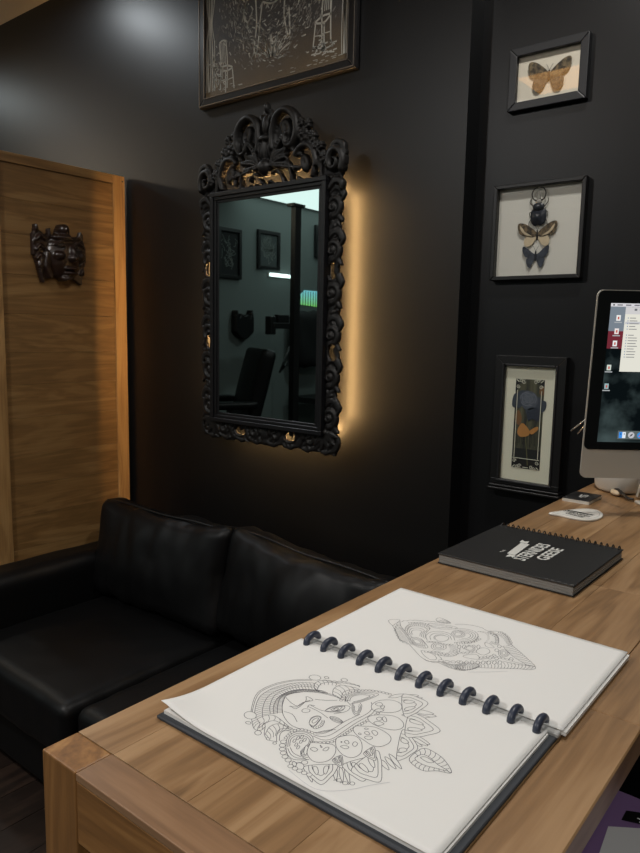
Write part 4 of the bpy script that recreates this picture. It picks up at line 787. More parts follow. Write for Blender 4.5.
FAR = [["c",[[-4369,6883],[-4270,6981],[-4247,6834],[-4250,6783]]],["l",[[-4241,6936],[-4152,6822],[-3984,6691],[-3880,6561],[-3726,6483],[-3626,6530],[-3684,6603],[-3803,6694]]],["l",[[-4250,6783],[-4096,6638],[-3983,6514],[-3861,6492],[-3725,6402],[-3544,6282],[-3401,6272],[-3357,6329]]],["p",[[-4236,6844],[-4180,6702],[-4065,6576],[-3951,6477],[-3841,6459]],9,12],["p",[[-4244,6885],[-4177,7032],[-4056,7123],[-3911,7202],[-3806,7319]],9,10],["r",[[-4236,6844],[-4175,6707],[-4059,6580],[-3951,6477]],[[-4196,6878],[-4100,6726],[-3959,6623],[-3873,6524]],16],["l",[[-3955,6671],[-4061,6760],[-4113,6928],[-4009,7043],[-3874,7018],[-3837,6865],[-3770,6722]]],["l",[[-3946,6689],[-4030,6760],[-4071,6893],[-3988,6984],[-3881,6965],[-3851,6844],[-3797,6729]]],["l",[[-3936,6706],[-3999,6759],[-4029,6858],[-3967,6927],[-3888,6912],[-3865,6822],[-3824,6737]]],["l",[[-3927,6722],[-3972,6759],[-3992,6828],[-3949,6875],[-3894,6866],[-3878,6803],[-3849,6743]]],["l",[[-3723,6698],[-3802,6805],[-3799,6944],[-3699,7032],[-3571,7007],[-3485,6906]]],["l",[[-3700,6738],[-3758,6819],[-3755,6923],[-3681,6988],[-3586,6970],[-3521,6894]]],["l",[[-3676,6778],[-3715,6833],[-3713,6901],[-3663,6945],[-3600,6933],[-3557,6883]]],["c",[[-3700,6828],[-3674,6927],[-3580,6933],[-3558,6834],[-3618,6768]]],["c",[[-3946,7295],[-3931,7359],[-3820,7346],[-3755,7304],[-3825,7262],[-3907,7255]]],["c",[[-3941,7103],[-3916,7149],[-3752,7220],[-3627,7235],[-3699,7124],[-3829,7057]]],["c",[[-3911,7081],[-3846,7147],[-3675,7202],[-3804,7103]]],["c",[[-3599,7028],[-3615,7151],[-3532,7178],[-3461,7104],[-3481,7019],[-3544,6986]]],["c",[[-3583,7041],[-3596,7134],[-3533,7154],[-3480,7098],[-3495,7034],[-3542,7010]]],["c",[[-3568,7055],[-3576,7116],[-3535,7130],[-3499,7092],[-3509,7050],[-3541,7034]]],["c",[[-3618,6599],[-3626,6697],[-3543,6748],[-3467,6668],[-3487,6589],[-3557,6548]]],["c",[[-3600,6614],[-3606,6683],[-3548,6718],[-3495,6662],[-3508,6607],[-3558,6578]]],["c",[[-3583,6629],[-3586,6668],[-3553,6689],[-3522,6657],[-3530,6625],[-3559,6609]]],["r",[[-3503,6762],[-3406,6639],[-3431,6517],[-3501,6476]],[[-3413,6798],[-3289,6621],[-3360,6499],[-3478,6436]],14],["l",[[-3443,6856],[-3336,6741],[-3302,6589],[-3381,6481],[-3597,6453]]],["c",[[-3646,6430],[-3579,6448],[-3471,6423],[-3416,6354],[-3467,6309],[-3571,6355]]],["l",[[-3544,6282],[-3456,6262],[-3364,6342],[-3390,6415],[-3458,6454]]],["l",[[-3365,6303],[-3275,6288],[-3155,6282],[-3063,6326]]],["b",[[-3361,6363],[-3276,6399],[-3195,6470],[-3141,6479]],8],["r",[[-3357,6329],[-3241,6280],[-3133,6295],[-3065,6331]],[[-3327,6355],[-3255,6361],[-3188,6400],[-3121,6440]],18],["l",[[-3699,7310],[-3573,7406],[-3413,7434],[-3317,7394],[-3208,7465],[-3082,7406],[-2953,7240],[-2780,7106],[-2541,6904],[-2549,6800],[-2653,6737],[-2753,6662],[-2961,6501],[-3009,6537]]],["p",[[-3196,7475],[-3090,7423],[-2960,7257]],7,10],["p",[[-3159,6290],[-3040,6355],[-2978,6505]],14,9],["l",[[-3463,6863],[-3363,6928],[-3315,7062],[-3342,7202],[-3422,7277],[-3540,7273],[-3635,7189]]],["l",[[-3461,6911],[-3381,6962],[-3342,7070],[-3365,7182],[-3428,7242],[-3522,7239],[-3598,7172]]],["l",[[-3459,6959],[-3399,6997],[-3370,7079],[-3387,7163],[-3435,7208],[-3505,7205],[-3562,7155]]],["l",[[-3457,7007],[-3417,7033],[-3398,7087],[-3409,7143],[-3441,7173],[-3488,7171],[-3525,7138]]],["l",[[-3317,7394],[-3227,7399],[-3130,7293],[-3073,7135],[-3157,7108]]],["l",[[-3297,7375],[-3221,7379],[-3138,7290],[-3090,7155],[-3161,7132]]],["l",[[-3277,7356],[-3214,7360],[-3146,7286],[-3106,7175],[-3165,7156]]],["r",[[-3398,7298],[-3302,7309],[-3221,7190],[-3211,7084]],[[-3362,7329],[-3287,7347],[-3201,7208],[-3180,7088]],12],["c",[[-3197,7073],[-3150,7092],[-3065,7031],[-3135,6993]]],["c",[[-3180,6822],[-3170,6931],[-3101,6956],[-3052,6891],[-3070,6790],[-3128,6781]]],["c",[[-3231,6608],[-3199,6699],[-3125,6742],[-3071,6664],[-3141,6616]]],["c",[[-2983,6972],[-2959,7058],[-2880,7019],[-2869,6924],[-2924,6876]]],["c",[[-2965,6975],[-2949,7034],[-2893,7007],[-2885,6940],[-2924,6907]]],["c",[[-2948,6977],[-2938,7011],[-2907,6996],[-2902,6957],[-2924,6938]]],["r",[[-2953,7240],[-2780,7106],[-2541,6904]],[[-3006,7127],[-2831,6977],[-2583,6848]],14],["r",[[-3030,6579],[-2907,6706],[-2760,6814],[-2557,6890]],[[-2964,6506],[-2848,6579],[-2706,6691],[-2563,6799]],15],["l",[[-3064,6650],[-2991,6755],[-2881,6850],[-2734,6856],[-2557,6890]]],["l",[[-3006,7127],[-2831,6977],[-2623,6873]]],["l",[[-3030,6579],[-2964,6697],[-2852,6785],[-2704,6822],[-2546,6900]]],["c",[[-3191,6439],[-3200,6499],[-3166,6481],[-3160,6427]]],["c",[[-3146,6478],[-3155,6539],[-3121,6520],[-3115,6466]]],["c",[[-3101,6518],[-3110,6578],[-3075,6560],[-3070,6505]]],["c",[[-3055,6557],[-3064,6618],[-3030,6599],[-3025,6544]]],["c",[[-3010,6596],[-3018,6657],[-2985,6638],[-2979,6583]]],["c",[[-2965,6635],[-2973,6697],[-2939,6678],[-2934,6622]]],["c",[[-2920,6675],[-2927,6737],[-2894,6717],[-2889,6661]]],["c",[[-2874,6714],[-2882,6776],[-2848,6757],[-2844,6700]]],["c",[[-3383,6776],[-3392,6835],[-3359,6810],[-3344,6744]]],["c",[[-3343,6811],[-3351,6871],[-3318,6846],[-3304,6779]]],["c",[[-3302,6847],[-3310,6907],[-3277,6881],[-3263,6815]]],["c",[[-3262,6882],[-3269,6942],[-3237,6917],[-3223,6850]]],["c",[[-3221,6918],[-3228,6978],[-3196,6953],[-3182,6885]]],["c",[[-3031,6974],[-3032,7025],[-2997,7003],[-2996,6952]]],["c",[[-3051,7087],[-3053,7140],[-3017,7117],[-3016,7065]]],["c",[[-2997,6833],[-2998,6882],[-2964,6862],[-2962,6813]]],["c",[[-3009,6760],[-3010,6809],[-2976,6789],[-2975,6740]]],["c",[[-2947,6793],[-2948,6842],[-2914,6821],[-2914,6773]]],["c",[[-2820,6883],[-2820,6932],[-2787,6911],[-2787,6862]]],["b",[[-4133,6791],[-3943,6637],[-3807,6497]],5],["b",[[-4130,6985],[-4012,7079],[-3922,7071]],5],["b",[[-3701,6674],[-3612,6730],[-3521,6738],[-3468,6784]],5],["b",[[-3589,6439],[-3492,6516],[-3375,6526]],6],["b",[[-3394,6923],[-3314,6993],[-3290,7129]],6],["b",[[-3275,7357],[-3168,7307],[-3091,7166]],6],["b",[[-3351,6652],[-3269,6681],[-3184,6797]],6],["b",[[-3064,6712],[-2990,6818],[-2910,6846],[-2796,6863]],6],["r",[[-4061,6760],[-4113,6928],[-4009,7043],[-3874,7018]],[[-4024,6770],[-4062,6901],[-3986,6991],[-3877,6978]],16],["r",[[-3944,6681],[-3791,6510],[-3636,6520]],[[-3910,6666],[-3786,6557],[-3682,6572]],14],["r",[[-3446,6832],[-3347,6896],[-3299,7029],[-3314,7179]],[[-3466,6870],[-3368,6937],[-3325,7066],[-3343,7192]],14],["r",[[-3208,7465],[-3082,7406],[-2953,7240]],[[-3200,7375],[-3095,7324],[-2980,7194]],12],["c",[[-3311,6795],[-3309,6885],[-3253,6903],[-3206,6843],[-3236,6773]]],["c",[[-3298,6806],[-3296,6870],[-3257,6882],[-3224,6840],[-3245,6791]]],["c",[[-3895,6613],[-3863,6685],[-3766,6660],[-3687,6580],[-3732,6520],[-3813,6534]]],["c",[[-3870,6607],[-3847,6661],[-3774,6643],[-3715,6583],[-3748,6537],[-3809,6548]]],["c",[[-3846,6601],[-3830,6637],[-3782,6625],[-3742,6585],[-3765,6555],[-3806,6562]]],["r",[[-3209,6384],[-3166,6481],[-3062,6551],[-3016,6551]],[[-3166,6303],[-3096,6345],[-3026,6387],[-2984,6501]],16],["r",[[-3907,7255],[-3877,7356],[-3773,7323]],[[-3873,7210],[-3813,7239],[-3756,7290]],10],["l",[[-3024,6323],[-2867,6460],[-2716,6613]]]]
def draw(mb, fn, spec, wd):
    """line art; every closed outline hides what was drawn earlier inside it, as overlapping petals do"""
    u = 1e-4; LN = []
    def add(P, w_): LN.append((P, w_))
    def clear(Q):
        Q = np.array(Q); x0, y0 = Q.min(0); x1, y1 = Q.max(0); X1, Y1 = Q[:-1, 0], Q[:-1, 1]; X2, Y2 = Q[1:, 0], Q[1:, 1]
        out = []
        for P, w_ in LN:
            A = np.array(P)
            if A[:, 0].max() < x0 or A[:, 0].min() > x1 or A[:, 1].max() < y0 or A[:, 1].min() > y1: out.append((P, w_)); continue
            D = []
            for a, b in zip(A, A[1:]):
                n = max(1, int(np.hypot(*(b-a))/.0004)); D += [a+(b-a)*t/n for t in range(n)]
            D.append(A[-1]); D = np.array(D); px, py = D[:, :1], D[:, 1:]
            ins = ((((Y1 > py) != (Y2 > py)) & (px < (X2-X1)*(py-Y1)/(Y2-Y1+1e-15)+X1)).sum(1) % 2) == 1
            run = []
            for p, q in zip(D, ins):
                if q:
                    if len(run) > 1: out.append((run, w_))
                    run = []
                else: run.append(tuple(p))
            if len(run) > 1: out.append((run, w_))
        LN[:] = out
    def resample(P, n):
        Q = np.array(sp(P, 12)); L = np.r_[0, np.cumsum(np.hypot(*np.diff(Q, axis=0).T))]
        t = np.linspace(0, L[-1], n); return np.c_[np.interp(t, L, Q[:, 0]), np.interp(t, L, Q[:, 1])], L[-1]
    for s_ in spec:
        k = s_[0]; P = [(p[0]*u, p[1]*u) for p in s_[1]]
        if k == 'l': add(sp(P, 5), wd)
        elif k == 'c': Q = sp(P, 5, True); clear(Q); add(Q, wd)
        elif k == 'e':
            c, a, b = P; Q = [(c[0]+(a[0]-c[0])*math.cos(t)+(b[0]-c[0])*math.sin(t), c[1]+(a[1]-c[1])*math.cos(t)+(b[1]-c[1])*math.sin(t)) for t in [2*PI*i/16 for i in range(17)]]
            clear(Q); add(Q, wd)
        elif k == 'b':
            _, L = resample(P, 4); r = s_[2]*.00033; n = max(2, int(L/(2*r))); Q, _ = resample(P, n+1)
            for q in Q: R_ = [(q[0]+r*math.cos(t), q[1]+r*math.sin(t)) for t in [2*PI*i/9 for i in range(10)]]; clear(R_); add(R_, wd*.85)
        elif k == 'r':
            n = s_[3]; A, _ = resample(P, n+1); B, _ = resample([(p[0]*u, p[1]*u) for p in s_[2]], n+1)
            for a, b in zip(A, B):
                m_ = (a+b)/2; d = b-a; m_ = m_+np.array((-d[1], d[0]))*.12; add(sp([a, m_, b], 3), wd*.85)
        else:
            n, h = s_[2], s_[3]*.00018; Q, _ = resample(P, n+1)
            for a, b in zip(Q, Q[1:]):
                d = b-a; nn = np.array((-d[1], d[0])); nn = nn/(np.hypot(*nn)+1e-9); add(sp([a, (a+b)/2+nn*h, b], 4), wd)
    for P, w_ in LN: mb.ribbon([tuple(p) for p in P], w_, fn)
def sketchbook():
    x0, x1 = -.4835, -.1925; ys = .5835
    t = thing('sketchbook', 'open white disc-bound sketchbook with two line drawings lying on the desk', 'sketchbook', (x0, .380, ZD))
    w_ = x1-x0; Y0, YS, YE = 0, ys-.380, .412
    MB().bbox(-.0025, w_+.0015, -.003, YS+.004, .0002, .0036, .0008, 1).build('back_cover', M['cover'], t)
    MB().bbox(-.001, w_+.001, YS+.006, YE+.001, .0002, .0022, .0008, 1).build('front_cover', M['cover'], t)
    MB().box(0.001, w_-.0065, .003, YS-.0025, .0037, .0070).build('page_block', M['paper'], t)
    MB().box(0, w_+.002, YS+.006, YE-.001, .0023, .0070).build('page_block', M['paper_edge'], t)
    def page(nm, xa, xb, ya, yb, curl, mb=None):
        nx, ny = 40, 30; V = []; F = []
        for j in range(ny+1):
            for i in range(nx+1):
                x = xa+(xb-xa)*i/nx; y = ya+(yb-ya)*j/ny; V.append((x, y, hz(x, y, curl)))
        for j in range(ny):
            for i in range(nx): a = j*(nx+1)+i; F.append((a, a+1, a+nx+2, a+nx+1))
        b = MB(); b.add(V, F, True); o = b.build(nm, M['paper'], t); so = o.modifiers.new('s', 'SOLIDIFY'); so.thickness = .0003; so.offset = -1; return o
    def hz(x, y, curl):
        z = .0078
        if curl:
            d = max(0, 1-math.hypot(x, y)/.06); z += .009*d*d
            z -= .0006*math.exp(-((YS-y)/.02))
        return z
    p1 = page('page', -.0015, w_-.006, .002, YS-.0020, True)
    MB().box(w_-.006, w_-.0045, .003, YS-.006, .0037, .0064).build('page_edge', M['paper'], t)
    p2 = page('page', -.001, w_+.004, YS+.0055, YE, False)
    # slanting stacked layers on the right of the far pages
    b = MB(); b.box(w_+.002, w_+.0065, YS+.007, YE-.002, .0024, .0058); b.build('page_edge', M['paper'], t)
    MB().bbox(.001, w_+.003, YS-.0018, YS+.0053, .0024, .0070, .001, 1).build('spine_strip', M['spine'], t)
    fn = lambda off, wc: (lambda x, y: (x-x0, y-.380, hz(x-x0, y-.380, wc)+off))
    mb = MB(); draw(mb, fn(.00015, True), NEAR[:-1], .00050); mb.build('ink_drawing', M['ink'], p1, fix=False)
    mb = MB(); draw(mb, fn(.00015, True), NEAR[-1:], .0005); mb.build('pencil_contour', M['ink_faint'], p1, fix=False)
    mb = MB(); draw(mb, fn(.00015, False), FAR[:-1], .00044); mb.build('ink_drawing', M['ink'], p2, fix=False)
    mb = MB(); draw(mb, fn(.00015, False), FAR[-1:], .0005); mb.build('pencil_contour', M['ink_faint'], p2, fix=False)
    for i in range(12):
        xx = -.4705+i*.02405-x0
        c = (YS-.0005, .0082); r = .0105
        b = MB(); P = [(xx, c[0]+r*math.cos(a), c[1]+.0005+r*.62*math.sin(a)) for a in np.linspace(-.15, PI+.25, 22)]
        b.tube(P, [.0032]+[.0037]*20+[.0037], 10); b.build('disc', M['disc'], t)
sketchbook()

# ------------------------------------------------------------------ logo used on the studio's printed things
def logo(mb, fn, s, lines=('STERNIDES', 'GEESE')):
    """two lines of condensed capitals under a ribbon banner; fn maps (u right, v up) to 3D"""
    u0 = 0
    for i, L in enumerate(lines):
        V, F = text_mb(L, s*(.42 if i == 0 else .38), .010*s, .60 if i == 0 else .84)
        xs = [v[0] for v in V]; wd = max(xs)-min(xs); tw = s*1.62 if i == 0 else s*1.12
        V = [((v[0]-min(xs))*tw/wd-tw/2+s*(0 if i == 0 else .12), v[1]+s*(-.28-.37*i)) for v in V]
        mb.add([fn(a, b) for a, b in V], F)
    P = [(-.55, .05), (.50, .14), (.50, .36), (-.55, .25)]; mb.add([fn(a*s, b*s) for a, b in P], [(0, 1, 2, 3)])
    for q in ([(-.57, -.02), (-.57, .19), (-.80, .17), (-.70, .08), (-.80, -.02)], [(.52, .21), (.75, .25), (.66, .33), (.75, .43), (.52, .42)]): mb.add([fn(a*s, b*s) for a, b in q], [tuple(range(5))])
def black_book():
    t = thing('spiral_notebook', 'black spiral-bound book with white lettering lying beyond the open sketchbook', 'book', (-.5095, .938, ZD), (0, 0, math.radians(-.8)))
    w_, d_ = .212, .222
    MB().bbox(0, w_, 0, d_, .0002, .002, .0006, 1).build('back_cover', M['book'], t)
    b = MB()
    for i in range(6): b.box(.0015, w_-.0015-.0006*(i % 2), .0015+.0005*(i % 2), d_-.002, .0021+i*.0021, .0021+i*.0021+.0019)
    b.build('pages', M['pg_edge'], t)
    MB().bbox(-.0005, w_+.0005, -.0005, d_, .0148, .0165, .0007, 1).build('front_cover', M['book'], t)
    lg = MB(); logo(lg, lambda u, v: (.098-v, .108+u, .0167), .066); lg.build('cover_lettering', M['print_w'], t, fix=False)
    V, F = text_mb('THE', .007); q = MB(); q.add([(.074-v[1], .072+v[0], .0167) for v in V], F); q.build('cover_lettering', M['print_w'], t, fix=False)
    sc = MB()
    for i in range(5): xx = .17+i*.009; sc.ribbon([(xx, .0015), (xx+.004, .004)], .0015, lambda x, y: (x, y, .0167))
    sc.build('scuff_marks', mat('worn white edge', (110,110,108), .8), t, fix=False)
    for i in range(22):
        xx = .006+i*(w_-.012)/21
        P = [(xx, d_-.0035+.0075*math.cos(a)*.9, .0114+.0098*math.sin(a)) for a in np.linspace(-PI*.5, PI*1.2, 14)]
        MB().tube(P, .0011, 6).build('wire_ring', M['blk'], t)
black_book()

def card_stack():
    t = thing('card_stack', 'small stack of black business cards on the desk below the rose print', 'business cards', (-.5125, 1.490, ZD), (0, 0, math.radians(-1)))
    b = MB()
    for i in range(5): b.box(-.0004*(i % 2), .057+.0004*(i % 3), .0003*(i % 2), .080, .0002+i*.0013, .0002+i*.0013+.0012)
    b.build('card_block', M['white'], t)
    MB().bbox(0, .0575, 0, .0805, .0068, .0084, .0005, 1).build('top_card', M['book'], t)
    lg = MB(); logo(lg, lambda u, v: (.029-v*.8, .040+u, .0086), .020); lg.build('card_lettering', M['print_w'], t, fix=False)
card_stack()

def teardrop():
    # white guitar-pick shaped card with black lettering
    P = [(-.490, 1.352), (-.468, 1.350), (-.436, 1.345), (-.412, 1.352), (-.400, 1.375), (-.402, 1.410), (-.420, 1.440), (-.445, 1.438), (-.468, 1.405)]
    P = sp([(x+.445, y-1.39) for x, y in P], 6, True)[:-1]
    t = thing('teardrop_card', 'white teardrop-shaped card with black lettering on the desk', 'card', (-.445, 1.39, ZD))
    o = MB().prism(P, .0003, .0045, 2).build('card', M['white'], t); mo = o.modifiers.new('b', 'BEVEL'); mo.width = .0015; mo.segments = 2
    gr = mat('pale grey print', (180,178,172), .8)
    mb = MB(); mb.ribbon(sp([(x*.86, y*.86) for x, y in P[::3]], 3, True), .0012, lambda x, y: (x, y, .0047)); mb.build('border_line', gr, t, fix=False)
    a = math.radians(28); ca, sa = math.cos(a), math.sin(a)
    def fn(u, v): return (.002+u*ca*.0+v*(-.0)+ (u*math.cos(-.25)-v*math.sin(-.25)), -.004+(u*math.sin(-.25)+v*math.cos(-.25))*1.0, .0048)
    lg = MB(); logo(lg, fn, .036); lg.build('lettering', M['ink_blk'], t, fix=False)
teardrop()

# ------------------------------------------------------------------ computer
def computer():
    a = math.radians(38.6)
    t = thing('desktop_computer', 'silver all-in-one desktop computer with glowing screen at the far right of the desk', 'computer', (-.2400, 1.5505, ZD), (0, 0, a))
    tl = Matrix.Translation((0, 0, .078)) @ Matrix.Rotation(math.radians(4.0), 4, 'X')
    HW, HH = .264, .365
    def rr(x0, x1, z0, z1, rtl, n=6):
        P = []
        for cx, cz, a0 in ((x1-rtl, z1-rtl, 0), (x0+rtl, z1-rtl, 90), (x0+rtl, z0+rtl, 180), (x1-rtl, z0+rtl, 270)):
            for k in range(n+1): an = math.radians(a0+90*k/n); P.append((cx+rtl*math.cos(an), cz+rtl*math.sin(an)))
        return P
    o = MB().prism(rr(-HW, HW, 0, HH, .012), -.004, .001, 1).build('body', M['alu'], t, tl)
    bb = MB().ball((0, .0, HH*.5), 1, 16, (HW*.9, .035, HH*.42)); bb.v = [(p[0], max(p[1], -.002), p[2]) for p in bb.v]; bb.build('back_bulge', M['alu'], t, tl)
    P = rr(-HW+.0014, HW-.0014, .058, HH-.0014, .011)
    MB().prism(P, -.0055, -.0041, 1).build('black_bezel', mat('gloss black bezel', (8,8,10), .12), t, tl)
    sx0, sx1, sz0, sz1 = -.238, .238, .0735, .3405
    wm = bpy.data.materials.new('dark mountain wallpaper'); wm.use_nodes = True; wm.node_tree.nodes.clear()
    o_ = nd(wm, 'ShaderNodeOutputMaterial'); e_ = nd(wm, 'ShaderNodeEmission'); tc = nd(wm, 'ShaderNodeTexCoord'); n_ = nd(wm, 'ShaderNodeTexNoise'); n_.inputs['Scale'].default_value = 16; n_.inputs['Detail'].default_value = 8
    cr = nd(wm, 'ShaderNodeValToRGB'); el = cr.color_ramp.elements; el[0].position = .42; el[0].color = (*lin((10,16,18)), 1); el[1].position = .75; el[1].color = (*lin((70,84,84)), 1)
    lk(wm, tc.outputs['Object'], n_.inputs[0]); lk(wm, n_.outputs[0], cr.inputs[0]); lk(wm, cr.outputs[0], e_.inputs[0]); lk(wm, e_.outputs[0], o_.inputs[0])
    sc = MB().box(sx0, sx1, -.0058, -.0056, sz0, sz1).build('screen', wm, t, tl)
    EM = lambda c, s=1.0: emit('screen %d %d %d' % c, c, s)
    def q(x0, x1, z0, z1, m, nm, lay=1): return MB().box(sx0+x0, sx0+x1, -.0058-.0002*lay, -.0058-.0002*(lay-1), sz1-z1, sz1-z0).build(nm, m, sc, tl)
    W_ = sx1-sx0; H_ = sz1-sz0
    q(0, .040, .006, .052, EM((120,130,140)), 'wallpaper_sky'); q(0, .040, .052, .085, EM((112,42,52)), 'wallpaper_ridge')
    q(0, W_, 0, .0062, EM((214,212,216)), 'menu_bar', 2)
    for i in range(7): q(.012+.016*i, .012+.016*i+.010, .0022, .0042, EM((90,90,96)), 'menu_text', 3)
    q(.0042, .0068, .0016, .0046, EM((30,30,30)), 'menu_symbol', 3)
    q(.0285, .36, .0066, .1285, EM((226,224,212)), 'window', 2)
    q(.0285, .36, .0066, .0200, EM((206,204,204)), 'window_toolbar', 3)
    for i in range(5): q(.045+i*.010, .050+i*.010, .0095, .0135, EM((110,112,116)), 'toolbar_icon', 4)
    zz = .026
    for i in range(14):
        if i in (5,): zz += .006
        q(.034, .0355, zz, zz+.0022, EM((120,140,170)), 'list_icon', 4); q(.038, .038+.010+.010*random.random(), zz+.0004, zz+.0018, EM((128,128,130)), 'list_text', 4); zz += .0052
    q(.030, .062, .0340, .0385, EM((196,196,198)), 'list_highlight', 3)
    for x_, z_, c in ((.0125, .022, (235,235,232)), (.0115, .047, (235,225,222)), (.0105, .070, (232,235,235)), (.004, .116, (205,215,205)), (.003, .152, (150,176,178))):
        q(x_, x_+.008, z_, z_+.0105, EM(c), 'desktop_icon', 3); q(x_+.0025, x_+.0055, z_+.003, z_+.008, EM((190,90,80)), 'icon_mark', 4); q(x_-.003, x_+.011, z_+.0125, z_+.0145, EM((168,172,174)), 'icon_caption', 3)
    q(.0385, .43, .244, .2605, EM((92,100,100)), 'dock', 2)
    cols = [(70,150,220), (190,190,196), (66,140,206), (236,232,220), (220,120,60), (90,180,110), (200,70,80), (240,200,70), (120,130,200), (210,210,214)]
    for i, c in enumerate(cols):
        x_ = .041+i*.0175
        if i == 0:
            q(x_, x_+.0065, .2465, .2585, EM((62,140,224)), 'dock_icon', 3); q(x_+.0065, x_+.013, .2465, .2585, EM((225,232,240)), 'dock_icon', 3)
            for dx in (.003, .010): q(x_+dx-.0006, x_+dx+.0006, .249, .252, EM((20,40,80)), 'icon_mark', 4)
        elif i in (1, 2):
            P_ = [(sx0+x_+.0065+.0062*math.cos(k*PI/12), sz1-.2525+.0062*math.sin(k*PI/12)) for k in range(24)]
            MB().prism(P_, -.0064, -.0062, 1).build('dock_icon', EM(c), sc, tl)
            P_ = [(sx0+x_+.0065+a*.004, sz1-.2525+b*.004) for a, b in ((-.9, -.9), (.3, -.2), (.9, .9), (-.2, .3))]
            MB().prism(P_, -.0066, -.0064, 1).build('icon_mark', EM((230,60,50) if i == 2 else (50,50,56)), sc, tl)
        else: q(x_, x_+.013, .2465, .2585, EM(c), 'dock_icon', 3)
    MB().bbox(-.098, .098, -.085, .115, .0003, .006, .002).build('stand_foot', M['alu'], t)
    inv = (Matrix.Translation((-.2400, 1.5505, ZD)) @ Matrix.Rotation(a, 4, 'Z')).inverted()
    for P in ([(-.40, 1.47, 1.31), (-.45, 1.515, 1.295), (-.485, 1.519, 1.263), (-.507, 1.497, 1.239)], [(-.40, 1.47, 1.30), (-.45, 1.51, 1.285), (-.482, 1.519, 1.254), (-.496, 1.507, 1.233)]):
        MB().tube([inv @ Vector(p) for p in P], .0019, 8).build('cable', M['chrome'], t)
    b = MB(); P = [(.105, .004), (.115, .004), (.028, .30), (.014, .30)]
    b.prism(P, -.075, .075, 0); b.v = [(p[0], p[1]+.045-p[2]*.10, p[2]) for p in b.v]; b.build('stand_neck', M['alu'], t)
computer()

# white round tub behind the computer, strap and glass
def tub():
    t = thing('white_tub', 'white round tub on the desk behind the computer', 'tub', (-.449, 1.690, ZD)); t.scale = (.88, .88, .95)
    MB().lathe([(.001, .0003), (.050, .0003), (.058, .004), (.063, .012), (.066, .040), (.067, .085), (.069, .088), (.067, .090), (.0645, .086), (.063, .040), (.058, .012), (.001, .008)], n=40).build('tub', M['white'], t)
tub()
def glass_cup():
    t = thing('glass_tumbler', 'grey glass tumbler at the right edge on the desk', 'glass', (-.354, 1.712, ZD))
    m = bpy.data.materials.new('smoky glass'); m.use_nodes = True; b = m.node_tree.nodes['Principled BSDF']; b.inputs['Transmission Weight'].default_value = .7; b.inputs['Roughness'].default_value = .08; b.inputs['Base Color'].default_value = (.62, .64, .68, 1)
    MB().lathe([(.001, .0003), (.026, .0003), (.029, .003), (.033, .07), (.0315, .07), (.0275, .008), (.001, .007)], n=32).build('tumbler', m, t)
glass_cup()
def strap():
    t = thing('key_strap', 'dark strap with a cream oval tag lying in front of the white tub', 'key strap', (-.450, 1.620, ZD))
    MB().tube(sp([(-.020, .052, .006), (-.012, .040, .012), (.006, .020, .012), (.026, -.005, .009), (.044, -.028, .006), (.058, -.030, .005)], 6), [.005]*3+[.008]*8+[.006]*8+[.0045]*12, 10, flat=.6).build('strap', mat('dark brown strap', (34,28,24), .4), t)
    MB().ball((.006, .004, .0065), 1, 10, (.020, .010, .006)).build('tag', M['tan'], t, Matrix.Translation((.003, .008, 0)) @ Matrix.Rotation(-.95, 4, 'Z'))
    MB().ball((-.002, .030, .017), .003, 8).build('stud', M['chrome'], t)
strap()

# ------------------------------------------------------------------ below the desk on the right
def cabinet():
    t = thing('purple_cabinet', 'low purple cabinet under the right side of the desk', 'cabinet', (-.30, .60, 0))
    z = .80
    MB().bbox(.0, .55, .0, .388, .0, z-.012, .003).build('body', M['purple'], t)
    MB().bbox(-.0, .555, -.003, .391, z-.0115, z, .002).build('top', M['purple'], t)
    s = MB().prism([(.0, .0), (.24, -.02), (.24, .17), (.0, .0)][:3], .0002, .0012, 2)
    t2 = thing('paper_sheet', 'grey-white paper sheet lying on the purple cabinet', 'paper', (-.221, .902, z))
    MB().prism([(0, 0), (.0, -.21), (.21, -.21), (.21, .06), (.036, .020)], .0004, .0012, 2).build('sheet', M['greyp'], t2, Matrix.Rotation(math.radians(6), 4, 'Z'))
    t3 = thing('black_card', 'small black card with a white cross lying on the purple cabinet', 'card', (-.211, .926, z))
    MB().prism([(0, 0), (.10, .035), (.10, .075), (.0, .022)], .0014, .0026, 2).build('card', M['blk'], t3)
    c = MB(); c.box(.020, .0225, .008, .022, .0027, .0029); c.box(.0155, .027, .0145, .0165, .0027, .0029); c.build('cross', M['greyp'], t3)
cabinet()

